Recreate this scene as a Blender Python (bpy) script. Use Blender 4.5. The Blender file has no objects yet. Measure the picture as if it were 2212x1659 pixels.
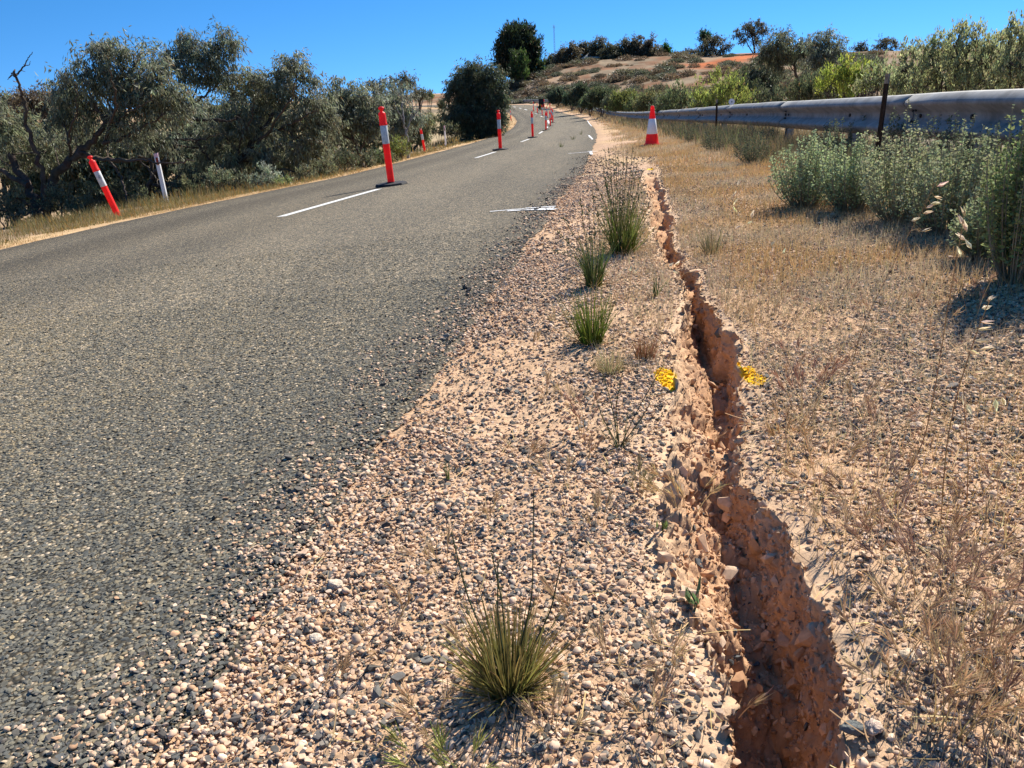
import bpy, bmesh, math, random
import numpy as np
from mathutils import Vector, Matrix, Euler

random.seed(7)
rng = np.random.default_rng(7)
PI = math.pi
C = bpy.context.scene.collection

# ------------------------------------------------------------------ camera
CAM_H, FPX, CX, CY = 1.35, 1660.0, 1106.0, 829.5          # picture units: the photo at 2212 x 1659
PITCH, ROLL = math.atan((829.5 - 195) / FPX), math.radians(3.0)
cF = np.array([0, math.cos(PITCH), -math.sin(PITCH)])
_r0 = np.array([1.0, 0, 0]); _u0 = np.array([0, math.sin(PITCH), math.cos(PITCH)])
cR = math.cos(ROLL) * _r0 - math.sin(ROLL) * _u0
cU = math.sin(ROLL) * _r0 + math.cos(ROLL) * _u0
cam_d = bpy.data.cameras.new('camera'); cam = bpy.data.objects.new('camera', cam_d); C.objects.link(cam)
cam_d.sensor_fit = 'HORIZONTAL'; cam_d.sensor_width = 36; cam_d.lens = 36 * FPX / 2212
cam_d.clip_start = 0.02; cam_d.clip_end = 3000
cam.matrix_world = Matrix(((cR[0], cU[0], -cF[0], 0), (cR[1], cU[1], -cF[1], 0), (cR[2], cU[2], -cF[2], CAM_H), (0, 0, 0, 1)))
bpy.context.scene.camera = cam

# ------------------------------------------------------------------ sky, sun, exposure
SUN_AZ, SUN_EL = math.radians(40.5), math.radians(43)
w = bpy.data.worlds.new("World"); bpy.context.scene.world = w; w.use_nodes = True
wn, wl = w.node_tree.nodes, w.node_tree.links
sky = wn.new('ShaderNodeTexSky'); sky.sky_type = 'NISHITA'; sky.sun_disc = False
sky.sun_elevation = SUN_EL; sky.sun_rotation = SUN_AZ
sky.air_density = 1.0; sky.dust_density = 0.0; sky.ozone_density = 3.0; sky.altitude = 300
tc = wn.new('ShaderNodeTexCoord'); sep = wn.new('ShaderNodeSeparateXYZ'); comb = wn.new('ShaderNodeCombineXYZ')
mz = wn.new('ShaderNodeMath'); mz.operation = 'MULTIPLY_ADD'; mz.inputs[1].default_value = 2.2; mz.inputs[2].default_value = 0.26
wl.new(tc.outputs['Generated'], sep.inputs[0])
wl.new(sep.outputs[0], comb.inputs[0]); wl.new(sep.outputs[1], comb.inputs[1]); wl.new(sep.outputs[2], mz.inputs[0]); wl.new(mz.outputs[0], comb.inputs[2])
wl.new(comb.outputs[0], sky.inputs['Vector'])
hs = wn.new('ShaderNodeHueSaturation'); hs.inputs['Saturation'].default_value = 1.3; hs.inputs['Hue'].default_value = 0.498
wl.new(sky.outputs[0], hs.inputs['Color'])
wl.new(hs.outputs[0], wn['Background'].inputs['Color']); wn['Background'].inputs['Strength'].default_value = 0.11
sun_d = bpy.data.lights.new('sun', 'SUN'); sun_d.energy = 5.0; sun_d.angle = math.radians(0.5); sun_d.color = (1.0, 0.94, 0.84)
sun = bpy.data.objects.new('sun', sun_d); C.objects.link(sun)
_sd = Vector((math.sin(SUN_AZ) * math.cos(SUN_EL), math.cos(SUN_AZ) * math.cos(SUN_EL), math.sin(SUN_EL)))
sun.rotation_euler = _sd.to_track_quat('Z', 'Y').to_euler()
vs = bpy.context.scene.view_settings
vs.view_transform = 'Standard'; vs.look = 'None'; vs.gamma = 1.0; vs.use_curve_mapping = False; vs.exposure = 0.98
bpy.context.scene.cycles.max_bounces = 6
bpy.context.scene.cycles.transparent_max_bounces = 4

# ------------------------------------------------------------------ small maths
def smooth_table(xs, ys, lo, hi, sig):
    g = np.linspace(lo, hi, 2000); v = np.interp(g, xs, ys); st = g[1] - g[0]
    k = np.exp(-0.5 * (np.arange(-int(4 * sig / st), int(4 * sig / st) + 1) * st / sig) ** 2); k /= k.sum()
    n = len(k) // 2; v2 = np.convolve(np.pad(v, n, mode='edge'), k, 'valid')
    return lambda q: np.interp(q, g, v2)
def _h(ix, iy, iz, s):
    n = (ix.astype(np.int64) * 374761393 + iy.astype(np.int64) * 668265263 + iz.astype(np.int64) * 2147483647 * 3 + s * 974634777) & 0xFFFFFFFF
    n = ((n ^ (n >> 13)) * 1274126177) & 0xFFFFFFFF
    n = ((n ^ (n >> 16)) * 2246822519) & 0xFFFFFFFF
    return ((n ^ (n >> 15)) & 0xFFFFFF) / float(0xFFFFFF)
def vnoise(x, y, z=0.0, s=0):
    x, y, z = np.broadcast_arrays(np.asarray(x, float), np.asarray(y, float), np.asarray(z, float))
    ix, iy, iz = np.floor(x), np.floor(y), np.floor(z); fx, fy, fz = x - ix, y - iy, z - iz
    fx, fy, fz = [t * t * (3 - 2 * t) for t in (fx, fy, fz)]
    out = 0
    for a in (0, 1):
        for b in (0, 1):
            for c in (0, 1):
                out = out + (fx if a else 1 - fx) * (fy if b else 1 - fy) * (fz if c else 1 - fz) * _h(ix + a, iy + b, iz + c, s)
    return out * 2 - 1
def fbm(x, y, z=0.0, s=0, o=4):
    v, a, f = 0, 0.5, 1.0
    for k in range(o):
        v = v + a * vnoise(np.asarray(x) * f, np.asarray(y) * f, np.asarray(z) * f, s + k * 17); a *= 0.5; f *= 2.03
    return v
def cells(x, y, z, s=0):
    """id of the nearest jittered cell: blocky, broken-earth noise"""
    x, y, z = np.broadcast_arrays(np.asarray(x, float), np.asarray(y, float), np.asarray(z, float)); ix, iy, iz = np.floor(x), np.floor(y), np.floor(z)
    best = np.full(x.shape, 9.0); val = np.zeros(x.shape)
    for a in (-1, 0, 1):
        for b in (-1, 0, 1):
            for c in (-1, 0, 1):
                jx, jy, jz = ix + a, iy + b, iz + c
                d = (jx + _h(jx, jy, jz, s) - x) ** 2 + (jy + _h(jx, jy, jz, s + 1) - y) ** 2 + (jz + _h(jx, jy, jz, s + 2) - z) ** 2; k = d < best
                best = np.where(k, d, best); val = np.where(k, _h(jx, jy, jz, s + 3), val)
    return val * 2 - 1
def sstep(a, b, x):
    t = np.clip((np.asarray(x, float) - a) / (b - a), 0, 1); return t * t * (3 - 2 * t)
def lerp(a, b, t): return a + (b - a) * t

# ------------------------------------------------------------------ lie of the land
P = smooth_table([-60, -5, 0, 12, 23, 36, 49, 60, 68, 85, 100, 120, 140, 200], [.66, .63, .46, .11, -.28, -.71, -1.07, -1.31, -1.39, -1.30, -.95, -.62, -.45, 0.0], -60, 200, 2.0)
def xc(y): return -3.15 + .125 * y - .0002 * y * y
xr = smooth_table([-60, -3, .74, 1.13, 1.62, 2.29, 3.67, 6.4, 10.24, 20.1, 29.4, 40, 52, 67, 74, 81, 97, 108, 123, 138, 150, 170], [-4, -.8, -.47, -.43, -.36, -.25, -.01, .41, 1.06, 2.39, 3.59, 4.75, 5.95, 7.2, 7.3, 7.14, 6.57, 6.1, 4.37, 1.4, -2, -9], -60, 170, .35)
xl = smooth_table([-60, -3, 4, 8.1, 10.27, 12.66, 16.9, 30.4, 53.5, 63, 73, 79, 88, 97, 110, 120, 130, 140, 170], [-12, -6.5, -5.8, -5.26, -4.95, -4.4, -3.3, -2.05, .23, .99, 1.56, 1.84, 1.82, 1.52, .9, -.8, -4.5, -9, -20], -60, 170, .6)
xrail = smooth_table([-60, 0, 4.66, 10.4, 23.4, 40, 55, 70, 90, 112, 130, 144, 155, 170], [-1, 2.3, 3.08, 3.68, 5.12, 6.7, 8.0, 9.0, 8.9, 7.8, 4.9, 1.9, -3, -9], -60, 170, 1.2)
def hill_top(x): return np.interp(x, [-60, -10, 0, 4, 8, 14, 20, 30, 46, 56, 81, 120, 300], [1.5, .8, 1.4, 3.0, 4.6, 5.3, 6.1, 6.3, 6.1, 5.9, 5.0, 5.0, 6.0])
def hill_foot(x): return np.interp(x, [-60, -10, -3, 2, 5, 8, 12, 30, 80, 300], [260, 178, 163, 150, 138, 121, 112, 95, 80, 60])
def zg(x, y):
    x = np.asarray(x, float); y = np.asarray(y, float)
    yy = np.clip(y, -60, 170)
    e_r = x - xr(yy); e_l = xl(yy) - x; rr = xrail(yy) - xr(yy)
    lat = np.clip(x, xl(yy) - 2.0, np.maximum(xrail(yy) + .3, xr(yy))) - xc(yy)
    lat = np.clip(lat, -9, 9)
    z = P(yy) + .055 * lat
    z = z - np.where(e_l > 0, .055 * np.minimum(e_l, 4) + .13 * np.clip(e_l - 4, 0, 7), 0)     # left verge falls to the scrub
    d = e_r - rr - .5
    z = z - np.where(d > 0, np.minimum(.40 * d, 1.3), 0)                                        # bank behind the rail
    foot = hill_foot(x); top = np.maximum(foot + 24, 170)
    t = np.clip((y - foot) / (top - foot), 0, 1)
    z = np.where(t > 0, lerp(z, hill_top(x), np.power(t, .85)), z)
    far_l = sstep(35, 150, y) * sstep(8, 30, e_l)
    z = lerp(z, 1.1 + .6 * vnoise(x * .03, y * .03, 0, 3), far_l)
    z = np.where(y > 175, z - .002 * (y - 175) * sstep(0, 30, x), z)
    off = np.clip(np.maximum(e_r, e_l), 0, 6) / 6
    z = z + off * .10 * fbm(x * .8, y * .8, 0, 5, 4) + off * off * .35 * fbm(x * .13, y * .13, 0, 9, 3) * sstep(20, 60, y)
    return z

def ray(px, py): return cF + cR * (px - CX) / FPX - cU * (py - CY) / FPX
def at(px, py, d):
    v = ray(px, py); return np.array([0, 0, CAM_H]) + v * (d / v[1])
def proj(p):
    q = np.asarray(p, float) - np.array([0, 0, CAM_H]); zc = q @ cF
    return CX + FPX * (q @ cR) / zc, CY - FPX * (q @ cU) / zc
def hit(px, py, far=400):
    v = ray(px, py); t = np.geomspace(.3, far, 6000); p = np.array([0, 0, CAM_H]) + v * t[:, None]
    i = np.where(p[:, 2] < zg(p[:, 0], p[:, 1]))[0]
    if not len(i): return p[-1]
    q = p[i[0]]; return np.array([q[0], q[1], float(zg(q[0], q[1]))])
def on_ground(px, y):
    x = (px - CX) / FPX * y
    for _ in range(6):
        z = float(zg(x, y)); u, _v = proj((x, y, z)); x += (px - u) / FPX * y
    return np.array([x, y, float(zg(x, y))])

# ------------------------------------------------------------------ mesh helpers
class MB:
    def __init__(s): s.v = []; s.f = {3: [], 4: []}; s.c = []; s.n = 0; s.big = []
    def add(s, v, f, col=None):
        v = np.asarray(v, float).reshape(-1, 3)
        if isinstance(f, np.ndarray): fl = [f]
        else:
            fl = []
            for k in (3, 4):
                q = [t for t in f if len(t) == k]
                if q: fl.append(np.array(q))
            for t in f:
                if len(t) > 4: s.big.append([i + s.n for i in t])
        for a in fl:
            if len(a): s.f[a.shape[1]].append(a + s.n)
        s.v.append(v)
        col = np.array((1, 1, 1.0)) if col is None else np.asarray(col, float)
        s.c.append(np.broadcast_to(col, (len(v), 3)) if col.ndim == 1 else col)
        s.n += len(v)
    def build(s, name, mat, parent=None, smooth=False, link=True):
        me = bpy.data.meshes.new(name)
        if s.n:
            V = np.concatenate(s.v); Cc = np.concatenate(s.c)
            F3 = np.concatenate(s.f[3]) if s.f[3] else np.zeros((0, 3), int); F4 = np.concatenate(s.f[4]) if s.f[4] else np.zeros((0, 4), int)
            bl = [np.array(b) for b in s.big]
            loops = np.concatenate([F3.ravel(), F4.ravel()] + bl).astype(np.int32)
            tot = np.concatenate([np.full(len(F3), 3), np.full(len(F4), 4), np.array([len(b) for b in bl], int)]).astype(np.int32)
            st = np.concatenate([[0], np.cumsum(tot)[:-1]]).astype(np.int32)
            me.vertices.add(len(V)); me.vertices.foreach_set('co', V.astype(np.float32).ravel())
            me.loops.add(len(loops)); me.loops.foreach_set('vertex_index', loops)
            me.polygons.add(len(tot)); me.polygons.foreach_set('loop_start', st)
            try: me.polygons.foreach_set('loop_total', tot)
            except Exception: pass
            if smooth: me.polygons.foreach_set('use_smooth', np.ones(len(tot), bool))
            else: me.polygons.foreach_set('use_smooth', np.zeros(len(tot), bool))
            a = me.attributes.new('Col', 'FLOAT_COLOR', 'POINT')
            a.data.foreach_set('color', np.concatenate([Cc, np.ones((len(Cc), 1))], 1).astype(np.float32).ravel())
            me.update(calc_edges=True); me.validate()
        if mat: me.materials.append(mat)
        o = bpy.data.objects.new(name, me)
        if link: C.objects.link(o)
        if parent is not None: o.parent = parent
        return o

def tag(o, label=None, cat=None, group=None, kind=None):
    if label: o['label'] = label
    if cat: o['category'] = cat
    if group: o['group'] = group
    if kind: o['kind'] = kind
    return o
def empty(name, loc=(0, 0, 0), rz=0.0, label=None, cat=None, group=None):
    o = bpy.data.objects.new(name, None); C.objects.link(o); o.location = tuple(map(float, loc)); o.rotation_euler = (0, 0, rz); o.empty_display_size = .1
    return tag(o, label, cat, group)
def dup(root, loc, rz=0.0, label=None, group=None, scale=None, rot=None):
    r = root.copy(); C.objects.link(r); r.location = tuple(map(float, loc)); r.rotation_euler = rot if rot else (0, 0, rz)
    if scale: r.scale = (scale,) * 3 if not isinstance(scale, tuple) else scale
    if label: r['label'] = label
    if group: r['group'] = group
    for ch in list(root.children):
        c = ch.copy(); C.objects.link(c); c.parent = r
        for g in list(ch.children):
            d = g.copy(); C.objects.link(d); d.parent = c
    return r

def tube(mb, pts, radii, sides=6, col=None, cap=True):
    pts = np.asarray(pts, float); n = len(pts); radii = np.broadcast_to(np.asarray(radii, float), (n,))
    tan = np.gradient(pts, axis=0); tan /= np.linalg.norm(tan, axis=1)[:, None] + 1e-9
    ref = np.array([0.31, 0.2, 0.93]); a = np.cross(tan, ref); bad = np.linalg.norm(a, axis=1) < .05
    a[bad] = np.cross(tan[bad], [1, 0, 0]); a /= np.linalg.norm(a, axis=1)[:, None]; b = np.cross(tan, a)
    th = np.arange(sides) * 2 * PI / sides
    V = pts[:, None] + radii[:, None, None] * (np.cos(th)[None, :, None] * a[:, None] + np.sin(th)[None, :, None] * b[:, None])
    i = np.arange(n - 1)[:, None] * sides; j = np.arange(sides)[None]; j2 = (j + 1) % sides
    F = np.stack([i + j, i + j2, i + sides + j2, i + sides + j], -1).reshape(-1, 4)
    cc = None
    if col is not None:
        col = np.asarray(col, float); cc = col if col.ndim == 1 else np.repeat(col, sides, 0)
    mb.add(V.reshape(-1, 3), F, cc)
    if cap and sides > 2:
        mb.add(V[0], [tuple(range(sides))[::-1]] if sides < 5 else [list(range(sides))[::-1]], col if (col is None or np.ndim(col) == 1) else col[0])
        mb.add(V[-1], [tuple(range(sides))] if sides < 5 else [list(range(sides))], col if (col is None or np.ndim(col) == 1) else col[-1])
def lathe(mb, prof, seg=24, col=None, center=(0, 0, 0)):
    prof = np.asarray(prof, float); n = len(prof); th = np.arange(seg) * 2 * PI / seg
    V = np.stack([prof[:, 0, None] * np.cos(th) + center[0], prof[:, 0, None] * np.sin(th) + center[1], np.repeat(prof[:, 1, None], seg, 1) + center[2]], -1).reshape(-1, 3)
    i = np.arange(n - 1)[:, None] * seg; j = np.arange(seg)[None]; j2 = (j + 1) % seg
    mb.add(V, np.stack([i + j, i + j2, i + seg + j2, i + seg + j], -1).reshape(-1, 4), col)
def box(mb, c, s, col=None, rot=None):
    x, y, z = np.array(s) / 2
    V = np.array([(-x, -y, -z), (x, -y, -z), (x, y, -z), (-x, y, -z), (-x, -y, z), (x, -y, z), (x, y, z), (-x, y, z)])
    if rot is not None: V = V @ np.array(Euler(rot).to_matrix()).T
    mb.add(V + np.array(c), [(3, 2, 1, 0), (4, 5, 6, 7), (0, 1, 5, 4), (1, 2, 6, 5), (2, 3, 7, 6), (3, 0, 4, 7)], col)
def leaves(mb, pos, d, L, W, col):
    n = len(pos); d = d / (np.linalg.norm(d, axis=1)[:, None] + 1e-9)
    r = rng.normal(size=(n, 3)); s = np.cross(d, r); s /= np.linalg.norm(s, axis=1)[:, None] + 1e-9
    nn = np.cross(d, s); L = np.broadcast_to(L, (n,))[:, None]; W = np.broadcast_to(W, (n,))[:, None]
    mid = pos + d * L * .45 + nn * L * .06
    V = np.stack([pos, mid + s * W * .5, pos + d * L, mid - s * W * .5], 1).reshape(-1, 3)
    mb.add(V, np.arange(4 * n).reshape(n, 4), np.repeat(col, 4, 0))
def blades(mb, base, head, L, lean, bend, W, K, c0, c1, taper=True):
    n = len(base); hx = np.stack([np.cos(head), np.sin(head), np.zeros(n)], 1); om = rng.uniform(0, 2 * PI, n)
    side = np.stack([np.cos(om), np.sin(om), np.zeros(n)], 1)
    p = np.array(base, float); V = []; Cc = []
    L = np.broadcast_to(L, (n,)); W = np.broadcast_to(W, (n,)); lean = np.broadcast_to(lean, (n,)); bend = np.broadcast_to(bend, (n,))
    for k in range(K + 1):
        u = k / K; wd = W * ((1 - u) ** .6 if taper else 1.0) + W * .06
        V.append(np.stack([p - side * wd[:, None] / 2, p + side * wd[:, None] / 2], 1)); Cc.append(np.repeat((c0 * (1 - u) + c1 * u)[:, None], 2, 1))
        ph = lean + bend * u; p = p + (L / K)[:, None] * (np.sin(ph)[:, None] * hx + np.cos(ph)[:, None] * np.array([0, 0, 1.0]))
    V = np.stack(V, 1).reshape(-1, 3); Cc = np.stack(Cc, 1).reshape(-1, 3); m = 2 * (K + 1)
    q = np.array([[2 * k, 2 * k + 1, 2 * k + 3, 2 * k + 2] for k in range(K)])
    F = (np.arange(n)[:, None, None] * m + q[None]).reshape(-1, 4)
    mb.add(V, F, Cc)
    return p
def jitter_col(c, n, s=.18, h=.06):
    c = np.asarray(c, float); return np.clip(c[None] * (1 + rng.normal(0, s, (n, 1))) * (1 + rng.normal(0, h, (n, 3))), .003, 1)

# ------------------------------------------------------------------ materials
def new_mat(name):
    m = bpy.data.materials.new(name); m.use_nodes = True
    return m, m.node_tree.nodes, m.node_tree.links, m.node_tree.nodes['Principled BSDF']
def N(nodes, t, **kw):
    n = nodes.new(t)
    for k, v in kw.items():
        if k in n.inputs: n.inputs[k].default_value = v
        else: setattr(n, k, v)
    return n
def ramp(nodes, stops, interp='LINEAR'):
    r = nodes.new('ShaderNodeValToRGB'); r.color_ramp.interpolation = interp; e = r.color_ramp.elements
    e[0].position = stops[0][0]; e[0].color = (*stops[0][1], 1); e[1].position = stops[1][0]; e[1].color = (*stops[1][1], 1)
    for p_, c_ in stops[2:]: q = e.new(p_); q.color = (*c_, 1)
    return r
def mixc(nodes, links, fac, a, b, mode='MIX'):
    m = nodes.new('ShaderNodeMix'); m.data_type = 'RGBA'; m.blend_type = mode
    for sock, v in ((m.inputs[0], fac), (m.inputs[6], a), (m.inputs[7], b)):
        if hasattr(v, 'is_linked'): links.new(v, sock)
        else: sock.default_value = v if not isinstance(v, tuple) else (*v, 1)
    return m.outputs[2]
def attr_mat(name, rough=.8, trans=0.0, spec=.25, noise=0.0, nscale=40, bump=0.0, bscale=60):
    m, n, l, b = new_mat(name)
    a = N(n, 'ShaderNodeAttribute', attribute_name='Col'); col = a.outputs['Color']
    b.inputs['Roughness'].default_value = rough; b.inputs['Specular IOR Level'].default_value = spec
    if noise or bump:
        g = N(n, 'ShaderNodeNewGeometry'); nz = N(n, 'ShaderNodeTexNoise', Scale=nscale, Detail=5.0); l.new(g.outputs['Position'], nz.inputs['Vector'])
        if noise:
            r = ramp(n, [(.3, (1 - noise,) * 3), (.7, (1 + noise * .6,) * 3)]); l.new(nz.outputs[0], r.inputs[0]); col = mixc(n, l, 1.0, col, r.outputs[0], 'MULTIPLY')
        if bump:
            nb = N(n, 'ShaderNodeTexNoise', Scale=bscale, Detail=6.0); l.new(g.outputs['Position'], nb.inputs['Vector'])
            bp = N(n, 'ShaderNodeBump', Strength=bump, Distance=.01); l.new(nb.outputs[0], bp.inputs['Height']); l.new(bp.outputs[0], b.inputs['Normal'])
    l.new(col, b.inputs['Base Color'])
    if trans:
        t = N(n, 'ShaderNodeBsdfTranslucent'); l.new(col, t.inputs['Color']); mx = N(n, 'ShaderNodeMixShader', Fac=trans)
        l.new(b.outputs[0], mx.inputs[1]); l.new(t.outputs[0], mx.inputs[2]); l.new(mx.outputs[0], n['Material Output'].inputs[0])
    return m
def plain(name, c, rough=.5, spec=.4, metal=0.0, dirt=.12, dscale=9):
    m, n, l, b = new_mat(name)
    g = N(n, 'ShaderNodeTexCoord'); nz = N(n, 'ShaderNodeTexNoise', Scale=dscale, Detail=6.0, Roughness=.7); l.new(g.outputs['Object'], nz.inputs['Vector'])
    r = ramp(n, [(.35, tuple(v * (1 - dirt * 1.6) for v in c)), (.62, c)]); l.new(nz.outputs[0], r.inputs[0]); l.new(r.outputs[0], b.inputs['Base Color'])
    b.inputs['Roughness'].default_value = rough; b.inputs['Specular IOR Level'].default_value = spec; b.inputs['Metallic'].default_value = metal
    return m
M_leaf = attr_mat('leaf', .48, .50, .5)
M_grass = attr_mat('grass', .75, .30, .2)
M_salt = attr_mat('saltbush_leaf', .8, .35, .12)
M_husk = attr_mat('husk', .6, .50, .3)
M_bark = attr_mat('bark', .9, 0, .1, noise=.35, nscale=14, bump=.6, bscale=45)

def asphalt_mat():
    m, n, l, b = new_mat('chip_seal')
    g = N(n, 'ShaderNodeNewGeometry'); pos = g.outputs['Position']
    vo = N(n, 'ShaderNodeTexVoronoi', Scale=115.0); l.new(pos, vo.inputs['Vector'])
    sp = N(n, 'ShaderNodeSeparateColor'); l.new(vo.outputs['Color'], sp.inputs[0])
    chips = ramp(n, [(0, (.052, .053, .050)), (.35, (.100, .097, .086)), (.62, (.150, .134, .102)), (.85, (.22, .18, .122)), (.97, (.36, .30, .23))]); l.new(sp.outputs[0], chips.inputs[0])
    gap = ramp(n, [(.30, (1, 1, 1)), (.62, (.30, .29, .28))]); sc = N(n, 'ShaderNodeMath', operation='MULTIPLY'); sc.inputs[1].default_value = 1.0
    l.new(vo.outputs['Distance'], sc.inputs[0]); l.new(sc.outputs[0], gap.inputs[0])
    c = mixc(n, l, 1.0, chips.outputs[0], gap.outputs[0], 'MULTIPLY')
    v2 = N(n, 'ShaderNodeTexVoronoi', Scale=38.0); l.new(pos, v2.inputs['Vector']); s2 = N(n, 'ShaderNodeSeparateColor'); l.new(v2.outputs['Color'], s2.inputs[0])
    r2 = ramp(n, [(0, (.62, .64, .66)), (.5, (.98, .97, .94)), (1, (1.5, 1.42, 1.3))]); l.new(s2.outputs[0], r2.inputs[0])
    c = mixc(n, l, .55, c, mixc(n, l, 1.0, c, r2.outputs[0], 'MULTIPLY'))
    at_ = N(n, 'ShaderNodeAttribute', attribute_name='Col')
    c = mixc(n, l, 1.0, c, at_.outputs['Color'], 'MULTIPLY')
    nz = N(n, 'ShaderNodeTexNoise', Scale=.9, Detail=4.0); mp = N(n, 'ShaderNodeMapping'); mp.inputs['Scale'].default_value = (1, .25, 1); mp.inputs['Rotation'].default_value = (0, 0, .13)
    l.new(pos, mp.inputs[0]); l.new(mp.outputs[0], nz.inputs['Vector']); r3 = ramp(n, [(.3, (.86, .87, .89)), (.7, (1.12, 1.1, 1.07))]); l.new(nz.outputs[0], r3.inputs[0])
    c = mixc(n, l, 1.0, c, r3.outputs[0], 'MULTIPLY')
    gain = mixc(n, l, 1.0, c, (1.60, 1.56, 1.47), 'MULTIPLY'); l.new(gain, b.inputs['Base Color'])
    b.inputs['Roughness'].default_value = .85; b.inputs['Specular IOR Level'].default_value = .15
    bp = N(n, 'ShaderNodeBump', Strength=.75, Distance=.006); bp.invert = True; l.new(vo.outputs['Distance'], bp.inputs['Height']); l.new(bp.outputs[0], b.inputs['Normal'])
    return m
M_asphalt = asphalt_mat()

def soil_mat(name, stones):
    m, n, l, b = new_mat(name)
    g = N(n, 'ShaderNodeNewGeometry'); pos = g.outputs['Position']; a = N(n, 'ShaderNodeAttribute', attribute_name='Col'); c = a.outputs['Color']
    nz = N(n, 'ShaderNodeTexNoise', Scale=26.0, Detail=8.0, Roughness=.7); l.new(pos, nz.inputs['Vector']); r = ramp(n, [(.3, (.72, .70, .68)), (.7, (1.22, 1.2, 1.17))]); l.new(nz.outputs[0], r.inputs[0])
    c = mixc(n, l, 1.0, c, r.outputs[0], 'MULTIPLY')
    vo = N(n, 'ShaderNodeTexVoronoi', Scale=stones); l.new(pos, vo.inputs['Vector']); s = N(n, 'ShaderNodeSeparateColor'); l.new(vo.outputs['Color'], s.inputs[0])
    r2 = ramp(n, [(0, (.35, .38, .42)), (.18, (.55, .55, .56)), (.24, (.95, .93, .92)), (.8, (1.15, 1.12, 1.1)), (1, (1.45, 1.4, 1.36))]); l.new(s.outputs[0], r2.inputs[0])
    ac = N(n, 'ShaderNodeAttribute', attribute_name='stony')
    fm = N(n, 'ShaderNodeMath', operation='MULTIPLY'); fm.inputs[1].default_value = .75; l.new(ac.outputs['Fac'], fm.inputs[0])
    c = mixc(n, l, fm.outputs[0], c, mixc(n, l, 1.0, c, r2.outputs[0], 'MULTIPLY'))
    l.new(c, b.inputs['Base Color']); b.inputs['Roughness'].default_value = .95; b.inputs['Specular IOR Level'].default_value = .1
    nb = N(n, 'ShaderNodeTexNoise', Scale=150.0, Detail=6.0, Roughness=.75); l.new(pos, nb.inputs['Vector'])
    bp = N(n, 'ShaderNodeBump', Strength=.55, Distance=.006); l.new(nb.outputs[0], bp.inputs['Height']); l.new(bp.outputs[0], b.inputs['Normal'])
    return m
M_soil = soil_mat('verge_soil', 75.0)
M_land = soil_mat('land_soil', 42.0)

def stone_mat():
    m, n, l, b = new_mat('stone')
    a = N(n, 'ShaderNodeAttribute', attribute_name='scol'); a.attribute_type = 'INSTANCER'
    t = N(n, 'ShaderNodeTexCoord'); nz = N(n, 'ShaderNodeTexNoise', Scale=2.6, Detail=6.0, Roughness=.7); l.new(t.outputs['Object'], nz.inputs['Vector'])
    r = ramp(n, [(.3, (.74, .73, .72)), (.7, (1.18, 1.17, 1.16))]); l.new(nz.outputs[0], r.inputs[0]); c = mixc(n, l, 1.0, a.outputs['Color'], r.outputs[0], 'MULTIPLY')
    l.new(c, b.inputs['Base Color']); b.inputs['Roughness'].default_value = .9; b.inputs['Specular IOR Level'].default_value = .10
    return m
M_stone = stone_mat()

# ------------------------------------------------------------------ the crack in the verge
RIM_R = [(1830, 1659), (1806, 1521), (1790, 1341), (1737, 1256), (1668, 1118), (1583, 1000), (1607, 930), (1599, 799), (1601, 733), (1553, 689), (1517, 624), (1498, 598), (1474, 565), (1452, 520), (1452, 478), (1438, 419), (1426, 398), (1418, 370)]
RIM_L = [(1550, 1659), (1560, 1500), (1520, 1330), (1450, 1250), (1432, 1097), (1452, 953), (1455, 831), (1463, 715), (1482, 631), (1446, 576), (1418, 520), (1408, 485), (1404, 423), (1388, 394), (1398, 370)]
_R = np.array([hit(*p)[:2] for p in RIM_R]); _L = np.array([hit(*p)[:2] for p in RIM_L])
_R = _R[np.argsort(_R[:, 1])]; _L = _L[np.argsort(_L[:, 1])]
def crack_r(y): return np.interp(y, np.r_[-1, _R[:, 1], 12], np.r_[_R[0, 0] + .02, _R[:, 0], 2.3])
def crack_l(y): return np.interp(y, np.r_[-1, _L[:, 1], 12], np.r_[_L[0, 0], _L[:, 0], 2.3])
def crack_d(y): return np.interp(y, [-1, .3, .65, .8, .95, 1.15, 1.36, 1.43, 1.56, 1.68, 1.8, 2.2, 2.8, 3.5, 4.2, 5, 5.8, 7, 8.3, 8.9], [.30, .34, .32, .26, .17, .12, .10, .045, .05, .13, .15, .12, .11, .08, .07, .12, .11, .09, .06, 0])
Y_FINE = 9.5; XA, XB = -1.2, 3.4

PAINT = [hit(1440, 818), hit(1622, 808), hit(1404, 366)]
PAINT_R = [(.030, .095), (.023, .11), (.04, .12)]
def paint_mask(x, y):
    k = np.zeros(np.shape(x))
    for p, (rx, ry) in zip(PAINT, PAINT_R):
        q = ((x - p[0]) / rx) ** 2 + ((y - p[1]) / ry) ** 2
        k = np.maximum(k, np.where(q + .75 * fbm(np.asarray(x) * 60, np.asarray(y) * 30, 0, 31, 3) < .95, 1.0, 0.0))
    return k
SOIL = np.array((.48, .32, .198)); DUST = np.array((.555, .395, .262)); CLAY = np.array((.48, .285, .165)); YEL = np.array((.80, .48, .01))

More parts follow.
